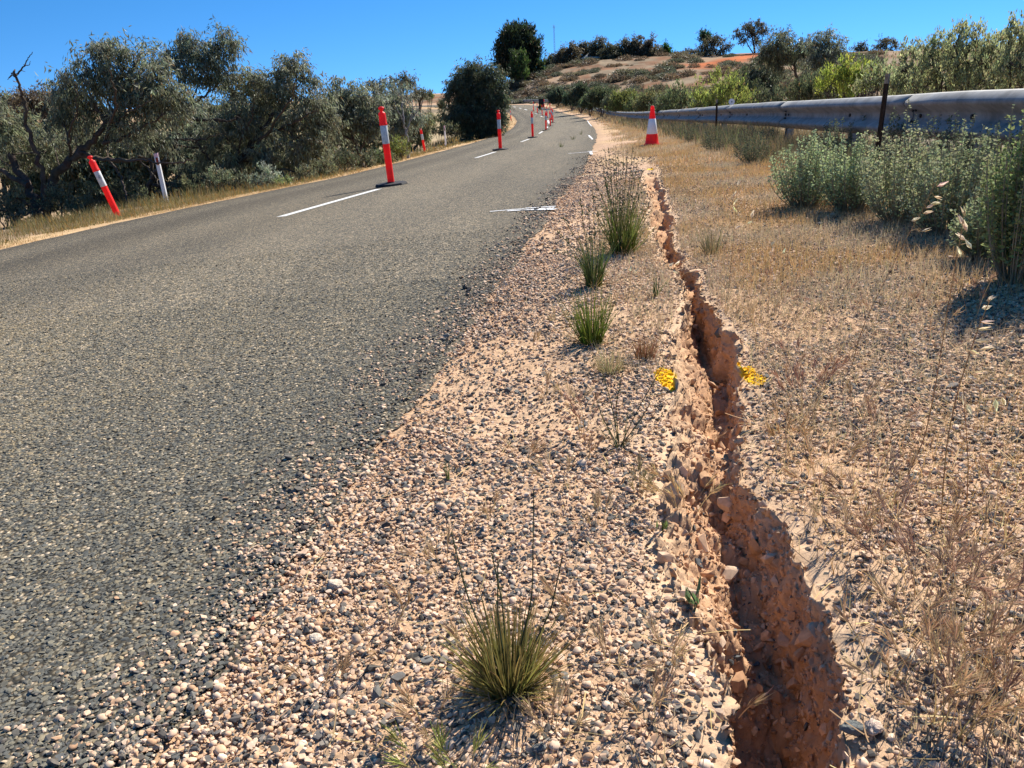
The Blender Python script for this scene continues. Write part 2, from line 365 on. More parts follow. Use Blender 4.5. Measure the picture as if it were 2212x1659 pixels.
def build_fine():
    ys = [-1.0, -.6, -.3, 0.0, .15, .25]; y = .30
    while y < Y_FINE: ys.append(y); y += .0045 * max(.85, y)
    ys[-1] = Y_FINE; ys = np.array(ys); n = len(ys)
    fade = sstep(8.9, 8.0, ys)
    L = crack_l(ys); R_ = crack_r(ys)
    L = L + fade * (sstep(1.8, 3.0, ys) * .030 * vnoise(ys * 5, 4.4, 0, 12) + .012 * vnoise(ys * 22, 3.1, 0, 2) + .006 * vnoise(ys * 70, 7.7, 0, 3)); R_ = R_ + fade * (sstep(1.8, 3.0, ys) * .032 * vnoise(ys * 4.3, 8.4, 0, 13) + .014 * vnoise(ys * 18, 9.1, 0, 4) + .007 * vnoise(ys * 60, 1.7, 0, 5))
    R_ = np.maximum(R_, L + .004)
    D = crack_d(ys) * np.clip(1 + .30 * vnoise(ys * 7, .5, 0, 6) + .2 * vnoise(ys * 20, .9, 0, 7) + sstep(1.6, 2.6, ys) * 1.1 * vnoise(ys * 3.3, 2.5, 0, 8), .12, 1.8)
    nl, nk, nr = 46, 120, 64
    left = 1 - np.linspace(1, 0, nl) ** 1.7; right = np.linspace(0, 1, nr) ** 1.8
    X = np.zeros((n, nl + nk + nr)); Zd = np.zeros_like(X); K = np.zeros_like(X)
    X[:, :nl] = XA + (L - .001 - XA)[:, None] * left[None]
    X[:, nl + nk:] = (R_ + .001)[:, None] + (XB - R_ - .001)[:, None] * right[None]
    near = np.array([(0, 0), (.03, .4), (.08, .8), (.3, 1), (.85, 1.02), (.90, .62), (.94, .25), (1, 0)])
    mid = np.array([(0, 0), (.10, .10), (.28, .34), (.46, .55), (.60, 1.0), (.86, 1.02), (.93, .45), (1, 0)])
    for i in range(n):
        wgt = float(sstep(.82, 1.0, ys[i])) ; far = float(sstep(2.0, 3.0, ys[i]))
        q = near * (1 - wgt) + mid * wgt; q = q * (1 - .5 * far) + near * .5 * far
        W = R_[i] - L[i]
        seg = np.r_[0, np.cumsum(np.hypot(np.diff(q[:, 0]) * max(W, .05), np.diff(q[:, 1]) * max(D[i], .02)))]; u = np.linspace(0, seg[-1], nk)
        X[i, nl:nl + nk] = L[i] + W * np.interp(u, seg, q[:, 0]); Zd[i, nl:nl + nk] = -D[i] * np.interp(u, seg, q[:, 1])
    K[:, nl:nl + nk] = 1
    dl = np.clip((L[:, None] - X) / .10, 0, 1); dr = np.clip((X - R_[:, None]) / .08, 0, 1)
    near_k = np.where(K > 0, 1.0, 1 - np.where(X < L[:, None], dl, dr)); near_k *= fade[:, None]
    Y = np.repeat(ys[:, None], X.shape[1], 1)
    Z = zg(X, Y) + Zd
    Z -= np.where(K > 0, 0, (near_k ** 2) * .012)          # the lips sag a little
    e = np.clip((X - xr(Y)) / .25, 0, 1)
    Z += e * (.010 * fbm(X * 9, Y * 9, 0, 21, 3) + .003 * fbm(X * 60, Y * 60, 0, 22, 3))
    Z -= (1 - e) * .004
    kk = near_k * np.where(K > 0, 1, .55)
    for f_, a_, s_ in ((16, .012, 41), (50, .007, 44), (130, .0045, 47), (330, .0025, 50)):
        dx = vnoise(X * f_, Y * f_, Z * f_, s_); dy = vnoise(X * f_, Y * f_, Z * f_, s_ + 1); dz = vnoise(X * f_, Y * f_, Z * f_, s_ + 2)
        X = X + kk * a_ * dx * K; Y = Y + kk * a_ * dy * K * .6; Z = Z + kk * a_ * dz * np.where(K > 0, .9, .22 + .5 * (f_ > 100))
    slope = K * np.clip(1 - (X - L[:, None]) / np.maximum(.62 * (R_ - L), .01)[:, None], 0, 1) ** .5
    for f_, a_, s_ in ((26, .010, 201), (60, .006, 211)):
        cv = cells(X * f_, Y * f_, Z * f_, s_); cw = cells(X * f_ + 40, Y * f_, Z * f_, s_ + 5); X = X + kk * slope * a_ * cv * .25; Z = Z + kk * (.25 + .75 * slope) * K * a_ * cw
    V = np.stack([X, Y, Z], -1).reshape(-1, 3)
    m = X.shape[1]; i = np.arange(n - 1)[:, None] * m; j = np.arange(m - 1)[None]
    F = np.stack([i + j, i + j + 1, i + m + j + 1, i + m + j], -1).reshape(-1, 4)
    g = sstep(-.5, .5, fbm(X * 3, Y * 3, 0, 51, 3))[..., None]
    col = SOIL * (1 - g * .5) + DUST * g * .5
    col = lerp(col, DUST, (near_k * (1 - K))[..., None] * .8)
    deep = np.clip(-Zd / .05, 0, 1) * K
    col = lerp(col, CLAY * (1 + .18 * fbm(X * 25, Y * 25, Z * 25, 53, 3))[..., None], deep[..., None] * .9)
    pm = paint_mask(X, Y) * (deep < .4); col = lerp(col, YEL, pm[..., None] * .9)
    mb = MB(); mb.add(V, F, col.reshape(-1, 3)); o = mb.build('verge', M_soil, smooth=True)
    a = o.data.attributes.new('stony', 'FLOAT', 'POINT'); a.data.foreach_set('value', ((1 - near_k) * .6).astype(np.float32).ravel())
    tag(o, 'cracked gravel verge beside the sealed road', 'verge', kind='structure')
    kv = (np.where(K > 0, 1, 0) * fade[:, None]).ravel() > .3
    return V[kv], deep.ravel()[kv], np.stack([ys, L, R_], 1)
crack_pts, crack_deep, rims = build_fine()
def in_crack(x, y, pad=0.0):
    return (x > np.interp(y, rims[:, 0], rims[:, 1]) - pad) & (x < np.interp(y, rims[:, 0], rims[:, 2]) + pad) & (y < 8.7)

def build_land():
    gx = np.unique(np.round(np.r_[-np.geomspace(1.2, 500, 90), np.linspace(XA, XB, 26), np.geomspace(XB, 500, 110), np.linspace(-14, -1.2, 90), np.linspace(XB, 30, 90)], 4))
    gy = np.unique(np.round(np.r_[-np.geomspace(1.0, 80, 14), np.linspace(-1, Y_FINE, 60), np.geomspace(Y_FINE, 900, 330)], 4))
    X, Y = np.meshgrid(gx, gy); Z = zg(X, Y); yy = np.clip(Y, -60, 170)
    er = X - xr(yy); el = xl(yy) - X; e = np.maximum(er, el)
    Z -= np.where(e < 0.05, .012, 0); n, m = X.shape
    i = np.arange(n - 1)[:, None]; j = np.arange(m - 1)[None]; q = np.stack([i * m + j, i * m + j + 1, (i + 1) * m + j + 1, (i + 1) * m + j], -1)
    xm = (gx[:-1] + gx[1:]) / 2; ym = (gy[:-1] + gy[1:]) / 2
    keep = ~((xm[None] > XA) & (xm[None] < XB) & (ym[:, None] > -1) & (ym[:, None] < Y_FINE))
    nz = fbm(X * .35, Y * .35, 0, 61, 4); nz2 = fbm(X * .08, Y * .08, 0, 66, 4)
    col = np.broadcast_to(np.array((.40, .265, .165)), X.shape + (3,)).copy()
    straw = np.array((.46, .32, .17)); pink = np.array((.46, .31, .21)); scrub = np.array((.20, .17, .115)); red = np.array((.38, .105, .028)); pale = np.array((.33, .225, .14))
    vr = (sstep(0, .3, er) * (1 - sstep(0, .8, er - (xrail(yy) - xr(yy)))))[..., None]
    col = lerp(col, pink, vr * .8); col = lerp(col, straw, vr * sstep(-.2, .4, nz)[..., None] * .7)
    vl = (sstep(0, .2, el) * (1 - sstep(1.0, 2.6, el)))[..., None]; col = lerp(col, np.array((.50, .34, .18)), vl * .9)
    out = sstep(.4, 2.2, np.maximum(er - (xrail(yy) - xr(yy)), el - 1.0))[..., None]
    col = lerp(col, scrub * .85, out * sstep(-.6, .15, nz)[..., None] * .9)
    # the bare red bank on the hillside and the pale cutting beside the far rail
    foot = hill_foot(X); t = np.clip((Y - foot) / (np.maximum(foot + 24, 170) - foot), 0, 1)
    hl = sstep(.02, .15, t)[..., None]; col = lerp(col, np.array((.185, .083, .038)), hl * .9); col = lerp(col, scrub * 1.1, hl * sstep(-.25, .25, fbm(X * .5, Y * .5, 0, 71, 4))[..., None] * .7)
    bx = np.clip((X - 33) / 20, 0, 1); line = .62 + .30 * bx + .05 * fbm(X * .3, Y * .1, 0, 73, 3)
    band = sstep(.10, .03, np.abs(t - line)) * sstep(30, 36, X) * sstep(58, 52, X); col = lerp(col, red, band[..., None])
    band = sstep(.08, .02, np.abs(t - line - .13)) * sstep(33, 38, X) * sstep(47, 42, X); col = lerp(col, pale, band[..., None] * .8)
    cut = sstep(.02, .10, t) * sstep(17, 9, X + .0 * Y) * sstep(-8, 0, X)
    col = lerp(col, lerp(pale * 1.1, np.array((.27, .2, .14)), sstep(-.2, .4, fbm(X * .7, Y * .7, 0, 79, 4))[..., None]), cut[..., None] * .85)
    rc = sstep(.0, .03, t) * sstep(.30, .2, t + .012 * (X - 2) ) * sstep(-6, 0, X) * sstep(13, 10, X); col = lerp(col, red * 1.05, rc[..., None])
    lh = (sstep(20, 45, Y) * sstep(3, 8, el))[..., None]; col = lerp(col, lerp(np.array((.36, .22, .125)), np.array((.46, .36, .2)), sstep(-.3, .3, nz2)[..., None]), lh * .7)
    cc = np.clip(col * (1 + .25 * fbm(X * 1.7, Y * 1.7, 0, 81, 3) + hl[..., 0] * .5 * fbm(X * .45, Y * .35, 0, 83, 4))[..., None], .02, .8)
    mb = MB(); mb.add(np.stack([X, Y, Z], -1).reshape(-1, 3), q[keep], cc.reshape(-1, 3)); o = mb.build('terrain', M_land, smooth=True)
    a = o.data.attributes.new('stony', 'FLOAT', 'POINT'); a.data.foreach_set('value', (vr[..., 0] * .9 * sstep(60, 10, Y)).astype(np.float32).ravel())
    tag(o, 'dry sandy land with a low hill', 'terrain', kind='structure')
build_land()

# ------------------------------------------------------------------ road
def road_z(x, y): return P(y) + .055 * np.clip(x - xc(y), -9, 9)
def build_road():
    ys = np.unique(np.r_[np.linspace(-20, .2, 30), np.geomspace(.2, 14, 900), np.linspace(14, 168, 400)]); m = 70
    rag = (.07 * fbm(ys * 3.2, 2.0, 0, 91, 4) + .03 * fbm(ys * 28, 5.0, 0, 92, 3)) ; ragl = .05 * fbm(ys * 3, 8.0, 0, 93, 4)
    t = np.linspace(0, 1, m)[None]; a = (xl(ys) + ragl)[:, None]; b = (xr(ys) + rag)[:, None]
    X = a + (b - a) * t; Y = np.repeat(ys[:, None], m, 1); Z = road_z(X, Y) + .007 - .006 * sstep(.06, 0, b - X) - .004 * sstep(.1, 0, X - a)
    i = np.arange(len(ys) - 1)[:, None] * m; j = np.arange(m - 1)[None]; F = np.stack([i + j, i + j + 1, i + m + j + 1, i + m + j], -1).reshape(-1, 4)
    lat = t * 1.0                                             # worn wheel paths are real, lighter bands along the lanes
    band = np.interp(lat, [0, .03, .06, .13, .20, .27, .36, .46, .52, .60, .70, .80, .90, .955, .98, 1], [.60, .62, .74, .90, .66, .74, .98, .86, .94, 1.06, 1.10, .98, 1.04, .88, .74, .80])
    col = (band * (1 + .10 * fbm(X * 1.3, Y * .25, 0, 95, 3)))[..., None] * np.array((1, 1, 1.0))
    mb = MB(); mb.add(np.stack([X, Y, Z], -1).reshape(-1, 3), F, col.reshape(-1, 3)); tag(mb.build('road', M_asphalt, smooth=True), 'grey chip seal road curving left', 'road', kind='structure')
build_road()

def paint_mat(name, c, wear):
    m, n, l, b = new_mat(name)
    g = N(n, 'ShaderNodeNewGeometry'); nz = N(n, 'ShaderNodeTexNoise', Scale=60.0, Detail=8.0, Roughness=.8); l.new(g.outputs['Position'], nz.inputs['Vector'])
    r = ramp(n, [(wear - .05, (.16, .155, .145)), (wear + .05, c)]); l.new(nz.outputs[0], r.inputs[0]); l.new(r.outputs[0], b.inputs['Base Color']); b.inputs['Roughness'].default_value = .7
    return m
M_line = paint_mat('line_paint', (.62, .61, .57), .42)
M_spray = paint_mat('spray_paint', (.74, .74, .74), .44)
def strip(mb, pts, w, lift=.011):
    pts = np.asarray(pts, float); d = np.gradient(pts, axis=0); d /= np.linalg.norm(d, axis=1)[:, None]; s = np.stack([d[:, 1], -d[:, 0]], 1); w = np.broadcast_to(w, (len(pts),))[:, None]
    A, B = pts - s * w / 2, pts + s * w / 2; n = len(pts)
    V = np.concatenate([np.c_[A, road_z(A[:, 0], A[:, 1]) + lift], np.c_[B, road_z(B[:, 0], B[:, 1]) + lift]])
    k = np.arange(n - 1); mb.add(V, np.stack([k, k + 1, n + k + 1, n + k], 1))
def px_line(a, b, n=12):
    A, B = hit(*a), hit(*b); return np.linspace(A[:2], B[:2], n)
mb = MB()
for a, b in [((607, 470), (818, 410)), ((1028, 342), (1070, 329)), ((1126, 307), (1143, 300.7)), ((1164.6, 289), (1172, 284)), ((1181.5, 276.5), (1183.5, 273)), ((1186.6, 267), (1183.6, 260)), ((1171, 252), (1167, 249.8)), ((1161, 246.6), (1156, 245)), ((1138.5, 238), (1133, 236.3)), ((1126, 234.4), (1121.5, 233.2)), ((1113.5, 231.7), (1109, 230.6)), ((1102, 228.8), (1097, 227.6))]:
    q = px_line(a, b); strip(mb, q, .11 if q[0, 1] < 60 else .16)
tag(mb.build('lane_line', M_line), 'broken white centre line along the road', 'lane line', kind='structure')
mb = MB()
for a, b, w_ in [((1060, 460), (1135, 453.5), .035), ((1135, 453), (1200, 449), .05), ((1095, 459), (1196, 452.5), .06), ((1125, 457), (1202, 455), .05), ((1228, 333), (1290, 328), .05), ((1276, 329), (1278, 335), .05), ((1270, 328.5), (1283, 327), .05), ((1272, 293), (1280, 302), .06), ((1272, 291), (1265, 292), .04), ((1269, 261), (1278, 273), .05)]:
    q = px_line(a, b, 14); q[:, 0] += .008 * vnoise(q[:, 1] * 14, w_ * 300, 0, 5); strip(mb, q, w_ * (1 + .4 * vnoise(q[:, 1] * 20, 4.0, 0, 8)), .013)
tag(mb.build('survey_mark', M_spray), 'white sprayed survey strokes at the edge of the road', 'paint mark', kind='structure')

# ------------------------------------------------------------------ loose stones
stone_shapes = bpy.data.collections.new('stone_shapes')
def stone_shape(k):
    bm = bmesh.new(); r = random.Random(100 + k)
    if k % 2 == 0:
        bmesh.ops.create_icosphere(bm, subdivisions=2, radius=.5); sx = (1, r.uniform(.7, 1), r.uniform(.5, .75)); o = Vector((r.uniform(0, 50),) * 3)
        for v in bm.verts:
            q = v.co * 2.6 + o; k1 = float(vnoise(q.x, q.y, q.z, k)); q2 = v.co * 6 + o; k2 = float(vnoise(q2.x, q2.y, q2.z, k + 3)); v.co *= 1 + .26 * k1 + .12 * k2
            v.co = Vector((v.co.x * sx[0], v.co.y * sx[1], v.co.z * sx[2]))
    else:
        sx = (1, r.uniform(.65, .95), r.uniform(.38, .65))
        for _ in range(13 + 3 * (k % 4)):
            v = Vector((r.gauss(0, 1), r.gauss(0, 1), r.gauss(0, 1))).normalized() * r.uniform(.42, .56); bm.verts.new((v.x * sx[0], v.y * sx[1], v.z * sx[2]))
        bmesh.ops.convex_hull(bm, input=bm.verts[:]); bmesh.ops.delete(bm, geom=[v for v in bm.verts if not v.link_faces], context='VERTS')
    me = bpy.data.meshes.new('stone_shape'); bm.to_mesh(me); bm.free(); me.materials.append(M_stone)
    for p_ in me.polygons: p_.use_smooth = k % 2 == 0
    o = bpy.data.objects.new('stone_shape.%03d' % k, me); stone_shapes.objects.link(o)
for k in range(12): stone_shape(k)

def scatter(name, label, cat, pos, rot, scl, col, idx):
    me = bpy.data.meshes.new(name); n = len(pos); me.vertices.add(n); me.vertices.foreach_set('co', pos.astype(np.float32).ravel())
    for nm, ty, key, dat in (('srot', 'FLOAT_VECTOR', 'vector', rot), ('sscl', 'FLOAT_VECTOR', 'vector', scl), ('scol', 'FLOAT_COLOR', 'color', np.c_[col, np.ones(n)]), ('sidx', 'INT', 'value', idx)):
        a = me.attributes.new(nm, ty, 'POINT'); a.data.foreach_set(key, np.ascontiguousarray(dat, dtype=np.int32 if ty == 'INT' else np.float32).ravel())
    o = bpy.data.objects.new(name, me); C.objects.link(o); tag(o, label, cat, kind='stuff')
    ng = bpy.data.node_groups.get('scatter_stones')
    if not ng:
        ng = bpy.data.node_groups.new('scatter_stones', 'GeometryNodeTree')
        ng.interface.new_socket('Geometry', in_out='INPUT', socket_type='NodeSocketGeometry'); ng.interface.new_socket('Geometry', in_out='OUTPUT', socket_type='NodeSocketGeometry')
        nn, ll = ng.nodes, ng.links; gi, go = nn.new('NodeGroupInput'), nn.new('NodeGroupOutput'); ip = nn.new('GeometryNodeInstanceOnPoints'); ci = nn.new('GeometryNodeCollectionInfo')
        ci.inputs[0].default_value = stone_shapes; ci.inputs['Separate Children'].default_value = True; ci.inputs['Reset Children'].default_value = True
        def na(t, nm_):
            q = nn.new('GeometryNodeInputNamedAttribute'); q.data_type = t; q.inputs['Name'].default_value = nm_; return q.outputs['Attribute']
        ll.new(gi.outputs[0], ip.inputs['Points']); ll.new(ci.outputs[0], ip.inputs['Instance']); ip.inputs['Pick Instance'].default_value = True
        ll.new(na('INT', 'sidx'), ip.inputs['Instance Index']); ll.new(na('FLOAT_VECTOR', 'srot'), ip.inputs['Rotation']); ll.new(na('FLOAT_VECTOR', 'sscl'), ip.inputs['Scale'])
        ll.new(ip.outputs[0], go.inputs[0])
    md = o.modifiers.new('scatter', 'NODES'); md.node_group = ng
    return o

def stone_cols(n, pdark):
    pinkish = np.array([(.60, .42, .295), (.53, .35, .23), (.65, .49, .36), (.47, .285, .17), (.57, .43, .32)])[rng.integers(0, 5, n)]
    dark = np.array([(.068, .071, .073), (.10, .104, .103), (.145, .142, .13), (.08, .081, .075)])[rng.integers(0, 4, n)]
    isd = rng.random(n) < pdark
    pinkish = lerp(pinkish, SOIL * 1.12, rng.random((n, 1)) * .50) * .98; dark = lerp(dark, SOIL * .6, rng.random((n, 1)) * .22); c = np.where(isd[:, None], dark, pinkish) * (1 + rng.normal(0, .13, (n, 1))); return np.clip(c, .03, .9), isd
def scatter_area(y0, y1, xa, xb, dens):
    n = int((y1 - y0) * (xb - xa) * dens); return rng.uniform(xa, xb, n), rng.uniform(y0, y1, n)
def in_view(x, y, pad=520):
    q = np.stack([x, y, zg(x, y) - CAM_H], -1); zc = q @ cF; u = CX + FPX * (q @ cR) / np.maximum(zc, .05); v = CY - FPX * (q @ cU) / np.maximum(zc, .05)
    return (zc > .1) & (u > -pad) & (u < 2212 + pad) & (v < 1659 + pad)
def verge_stones():
    XS, YS, SZ = [], [], []
    for y0, y1, xa, xb, d, smin, smax in ((.2, 1.3, -1.15, 1.9, 52000, .0026, .0130), (1.3, 2.4, -.9, 2.7, 30000, .0036, .0150), (2.4, 4.2, -.6, 3.2, 17000, .0048, .0170), (4.2, 9.4, -.2, 3.9, 4200, .008, .024), (9.4, 16, .6, 4.8, 700, .012, .030)):
        x, y = scatter_area(y0, y1, xa, xb, d); s = (smin + (smax - smin) * rng.random(len(x)) ** 2.6) * np.where(rng.random(len(x)) < .012, 1.7, 1.0)
        XS.append(x); YS.append(y); SZ.append(s)
    x, y, s = map(np.concatenate, (XS, YS, SZ)); k = in_view(x, y); x, y, s = x[k], y[k], s[k]
    e = x - xr(y); patch = fbm(x * 2.2, y * 2.2, 0, 111, 4); rim = np.minimum(np.abs(x - np.interp(y, rims[:, 0], rims[:, 1])), np.abs(x - np.interp(y, rims[:, 0], rims[:, 2])))
    pr = np.clip(1.0 - sstep(.06, .42, patch) * .72, 0, 1) * (.45 + .55 * sstep(.012, .07, rim)) * sstep(-.36, .10, e + .16 * fbm(x * 4, y * 4, 0, 113, 4)) ** 1.5 * sstep(17, 9, y)
    pr = np.where(e < 0, pr * .9, pr)
    keep = (rng.random(len(x)) < pr) & ~in_crack(x, y, .004); x, y, s, e, rim = x[keep], y[keep], s[keep], e[keep], rim[keep]; n = len(x)
    pd = .27 + .16 * vnoise(x * 1.7, y * 1.7, 0, 115) + .22 * sstep(.75, 1.6, x) + .2 * sstep(.05, -.1, e)
    col, isd = stone_cols(n, pd); s = s * np.where(isd, 1.12, 1.0)
    pm = paint_mask(x, y) > .5; col[pm] = YEL * (1 + rng.normal(0, .08, (pm.sum(), 1)))
    z = np.where(e < .0, road_z(x, y) + .007, zg(x, y) + .010 * sstep(0, .25, e) * fbm(x * 9, y * 9, 0, 21, 3)) - .012 * (1 - np.clip(rim / .09, 0, 1)) ** 2
    scl = s[:, None] * rng.uniform(.8, 1.2, (n, 3)); z = z + scl[:, 2] * rng.uniform(.02, .26, n)
    rot = np.c_[rng.normal(0, .35, n), rng.normal(0, .35, n), rng.uniform(0, 2 * PI, n)]
    idx = np.where(isd, rng.integers(0, 6, n) * 2 + 1, np.where(rng.random(n) < .22, rng.integers(0, 6, n) * 2, rng.integers(0, 6, n) * 2 + 1))
    scatter('gravel', 'loose pink and blue grey gravel on the verge', 'gravel', np.c_[x, y, z], rot, scl, col, idx)
verge_stones()
def seal_chips():
    XS, YS, SZ = [], [], []
    for y0, y1, d, smin, smax in ((.3, 1.3, 21000, .0055, .0125), (1.3, 2.4, 13500, .007, .0135), (2.4, 3.8, 7000, .008, .015), (3.8, 5.5, 1700, .009, .016)):
        x, y = scatter_area(y0, y1, -4.2, .3, d); k = in_view(x, y); x, y = x[k], y[k]; XS.append(x); YS.append(y); SZ.append(smin + (smax - smin) * rng.random(len(x)) ** 1.4)
    x, y, s = map(np.concatenate, (XS, YS, SZ)); e = x - xr(y); k = e < .02 * fbm(x * 9, y * 9, 0, 5, 2); x, y, s, e = x[k], y[k], s[k], e[k]; n = len(x)
    pal = np.array([(.078, .082, .079), (.112, .111, .10), (.152, .143, .115), (.195, .17, .122), (.26, .21, .135), (.38, .31, .22)])
    warm = np.clip(.5 + .8 * fbm(x * 1.2, y * .5, 0, 121, 3) - .9 * sstep(-.45, -.05, e), .08, .95); rnd = rng.random(n)
    q = np.clip((rnd * .55 + warm * .5) * 5.2 + rng.normal(0, .8, n), 0, 5).astype(int); q = np.where(rng.random(n) < .985, np.minimum(q, 4), 5)
    col = pal[q] * np.array((1.12, 1.09, 1.03)) * (1 + rng.normal(0, .12, (n, 1)))
    scl = np.c_[s * rng.uniform(.9, 1.4, n), s * rng.uniform(.75, 1.05, n), s * rng.uniform(.4, .7, n)]
    z = road_z(x, y) + .007 + scl[:, 2] * rng.uniform(-.12, .20, n)
    rot = np.c_[rng.normal(0, .22, n), rng.normal(0, .22, n), rng.uniform(0, 2 * PI, n)]
    scatter('seal_stone', 'dark and tan stone chips bedded in the road seal', 'road stone', np.c_[x, y, z], rot, scl, col, rng.integers(0, 6, n) * 2 + 1)
seal_chips()
def crack_stones():
    wgt = np.where(crack_pts[:, 1] < .4, 0, 1.0); wgt = wgt * (.35 + .65 * crack_deep) / np.maximum(crack_pts[:, 1], .6) ** 1.0; k = rng.choice(len(crack_pts), 15000, p=wgt / wgt.sum()); p = crack_pts[k]; n = len(p)
    s = .0025 + .012 * rng.random(n) ** 3.2 + (rng.random(n) < .02) * rng.uniform(.010, .022, n)
    col = np.array([(.48, .285, .16), (.53, .33, .20), (.43, .25, .14), (.57, .40, .27)])[rng.integers(0, 4, n)] * (1 + rng.normal(0, .1, (n, 1)))
    big = rng.random(n) < .012; s = np.where(big & (p[:, 1] > .9), rng.uniform(.022, .05, n), s)
    dk = rng.random(n) < .06; col[dk] = (.12, .125, .125)
    scl = s[:, None] * rng.uniform(.8, 1.2, (n, 3)); p = p + np.c_[np.zeros(n), np.zeros(n), scl[:, 2] * .1]
    s_ = 0; scatter('clod', 'crumbled orange clods and stones lying in the crack', 'clods', p, rng.uniform(0, 2 * PI, (n, 3)), scl, np.clip(col, .03, .9), rng.integers(0, 6, n) * 2 + 1)
crack_stones()

# ------------------------------------------------------------------ guard rail
M_galv = plain('galvanised_steel', (.29, .285, .272), .65, .25, .0, .30, 6)
M_galv2 = plain('dull_steel', (.30, .31, .32), .55, .4, .4, .2, 7)
M_dark = plain('dark_steel', (.035, .03, .028), .7, .3, 0, .3, 12)
M_white = plain('white_plastic', (.84, .84, .83), .45, .4, 0, .08, 8)
M_seam = plain('lap_gap', (.03, .03, .03), .9, .1, 0, .1)
W_PROF = [(.004, .158), (.030, .150), (.080, .110), (.085, .095), (.080, .078), (.012, .036), (.004, .022), (.002, 0), (.004, -.022), (.012, -.036), (.080, -.078), (.085, -.095), (.080, -.110), (.030, -.150), (.004, -.158)]
def rail_top(y): return P(y) + .055 * (xrail(y) - xc(y)) + .58
def rail_at(y):
    x = xrail(y); dx = float(xrail(y + .2) - xrail(y - .2)) / .4; t = np.array([dx, 1.0]); t /= np.linalg.norm(t)
    return np.array([float(x), y, float(rail_top(y))]), t, np.array([-t[1], t[0]])
def build_rail():
    root = empty('guardrail', rail_at(6.3)[0] - np.array([0, 0, .7]), label='long galvanised steel guardrail running beside the verge and round the bend', cat='guardrail')
    o0 = np.array(root.location)
    ends = [-1.7, 2.3, 6.3, 10.3, 14.3]
    while ends[-1] < 158:
        ends.append(ends[-1] + 4.0 * (1 if ends[-1] < 112 else .8))
    for k in range(len(ends) - 1):
        mb = MB(); a, b = ends[k] - .16, ends[k + 1]; ys = np.linspace(a, b, 10); rows = []
        for y in ys:
            p, t, nrm = rail_at(y); lap = .0035 if y < ends[k] + .01 else 0
            sag = .006 * float(vnoise(y * .9, 3.3, 0, 7))
            rows.append([[p[0] + nrm[0] * (d - lap), p[1] + nrm[1] * (d - lap), p[2] - .158 + z + sag] for d, z in W_PROF])
        V = np.array(rows) - o0; m = len(W_PROF)
        i = np.arange(len(ys) - 1)[:, None] * m; j = np.arange(m - 1)[None]; F = np.stack([i + j, i + j + 1, i + m + j + 1, i + m + j], -1).reshape(-1, 4)
        mb.add(V.reshape(-1, 3), F); o = mb.build('rail_panel', M_galv, root, smooth=True)
        s = o.modifiers.new('thick', 'SOLIDIFY'); s.thickness = .003; s.offset = -1
        if ends[k + 1] < 40:                                       # the lapped joint: dark gap line and bolts
            p, t, nrm = rail_at(ends[k + 1]); mb = MB()
            pts = [np.array([p[0] + nrm[0] * (d + .002), p[1] + nrm[1] * (d + .002), p[2] - .158 + z]) - o0 for d, z in W_PROF]
            tube(mb, pts, .004, 5); mb.build('joint', M_seam, o)
            for dz in (.045, .0, -.045):
                for dy in (-.06, -.11) if dz else (-.15,):
                    mb = MB(); q, _t, nn = rail_at(ends[k + 1] + dy); d = np.interp(dz, [-.078, -.036, 0, .036, .078], [.08, .012, .002, .012, .08])
                    c = np.array([q[0] + nn[0] * (d + .004), q[1] + nn[1] * (d + .004), q[2] - .158 + dz]) - o0
                    tube(mb, [c, c + np.array([nn[0], nn[1], 0]) * .012], .014, 6); mb.build('bolt', M_dark, o)
    y = .3
    n = 0
    while y < 150 and n < 60:
        p, t, nrm = rail_at(y); mb = MB(); g = float(zg(p[0] - nrm[0] * .08, y - nrm[1] * .08)) - .2
        ang = math.atan2(t[0], t[1]); c = np.array([p[0] - nrm[0] * .09, p[1] - nrm[1] * .09]); zt, zb = p[2] - .02, min(g, p[2] - .5)
        for (dx, dy, sx, sy) in ((0, 0, .006, .11), (-.04, .058, .08, .006), (-.04, -.058, .08, .006)):
            box(mb, np.array([c[0] + dx * math.cos(ang) + dy * math.sin(ang), c[1] - dx * math.sin(ang) + dy * math.cos(ang), (zt + zb) / 2]) - o0, (sx, sy, zt - zb), rot=(0, 0, -ang))
        rp = mb.build('rail_post', M_galv2, root)
        if y < 40: mb = MB(); q = p - o0 + np.array([0, 0, -.158]); tube(mb, [q + np.array([nrm[0], nrm[1], 0]) * .003, q + np.array([nrm[0], nrm[1], 0]) * .020], .016, 6); mb.build('bolt', M_dark, rp)
        y += 2.5 if y < 150 else 4; n += 1
    for px, py, y in ((1592, 219, 14.3),):
        p, t, nrm = rail_at(y); mb = MB(); c = p - o0 + np.array([0, 0, .055]); tube(mb, [c + np.array([0, -.006, 0]), c + np.array([0, .006, 0])], .052, 20)
        box(mb, c - np.array([0, 0, .05]), (.02, .01, .06)); d = mb.build('reflector_disc', M_white, root)
        mb = MB(); tube(mb, [c + np.array([0, -.006, 0]), c + np.array([0, -.012, 0])], .010, 10); mb.build('bolt', M_dark, d)
build_rail()

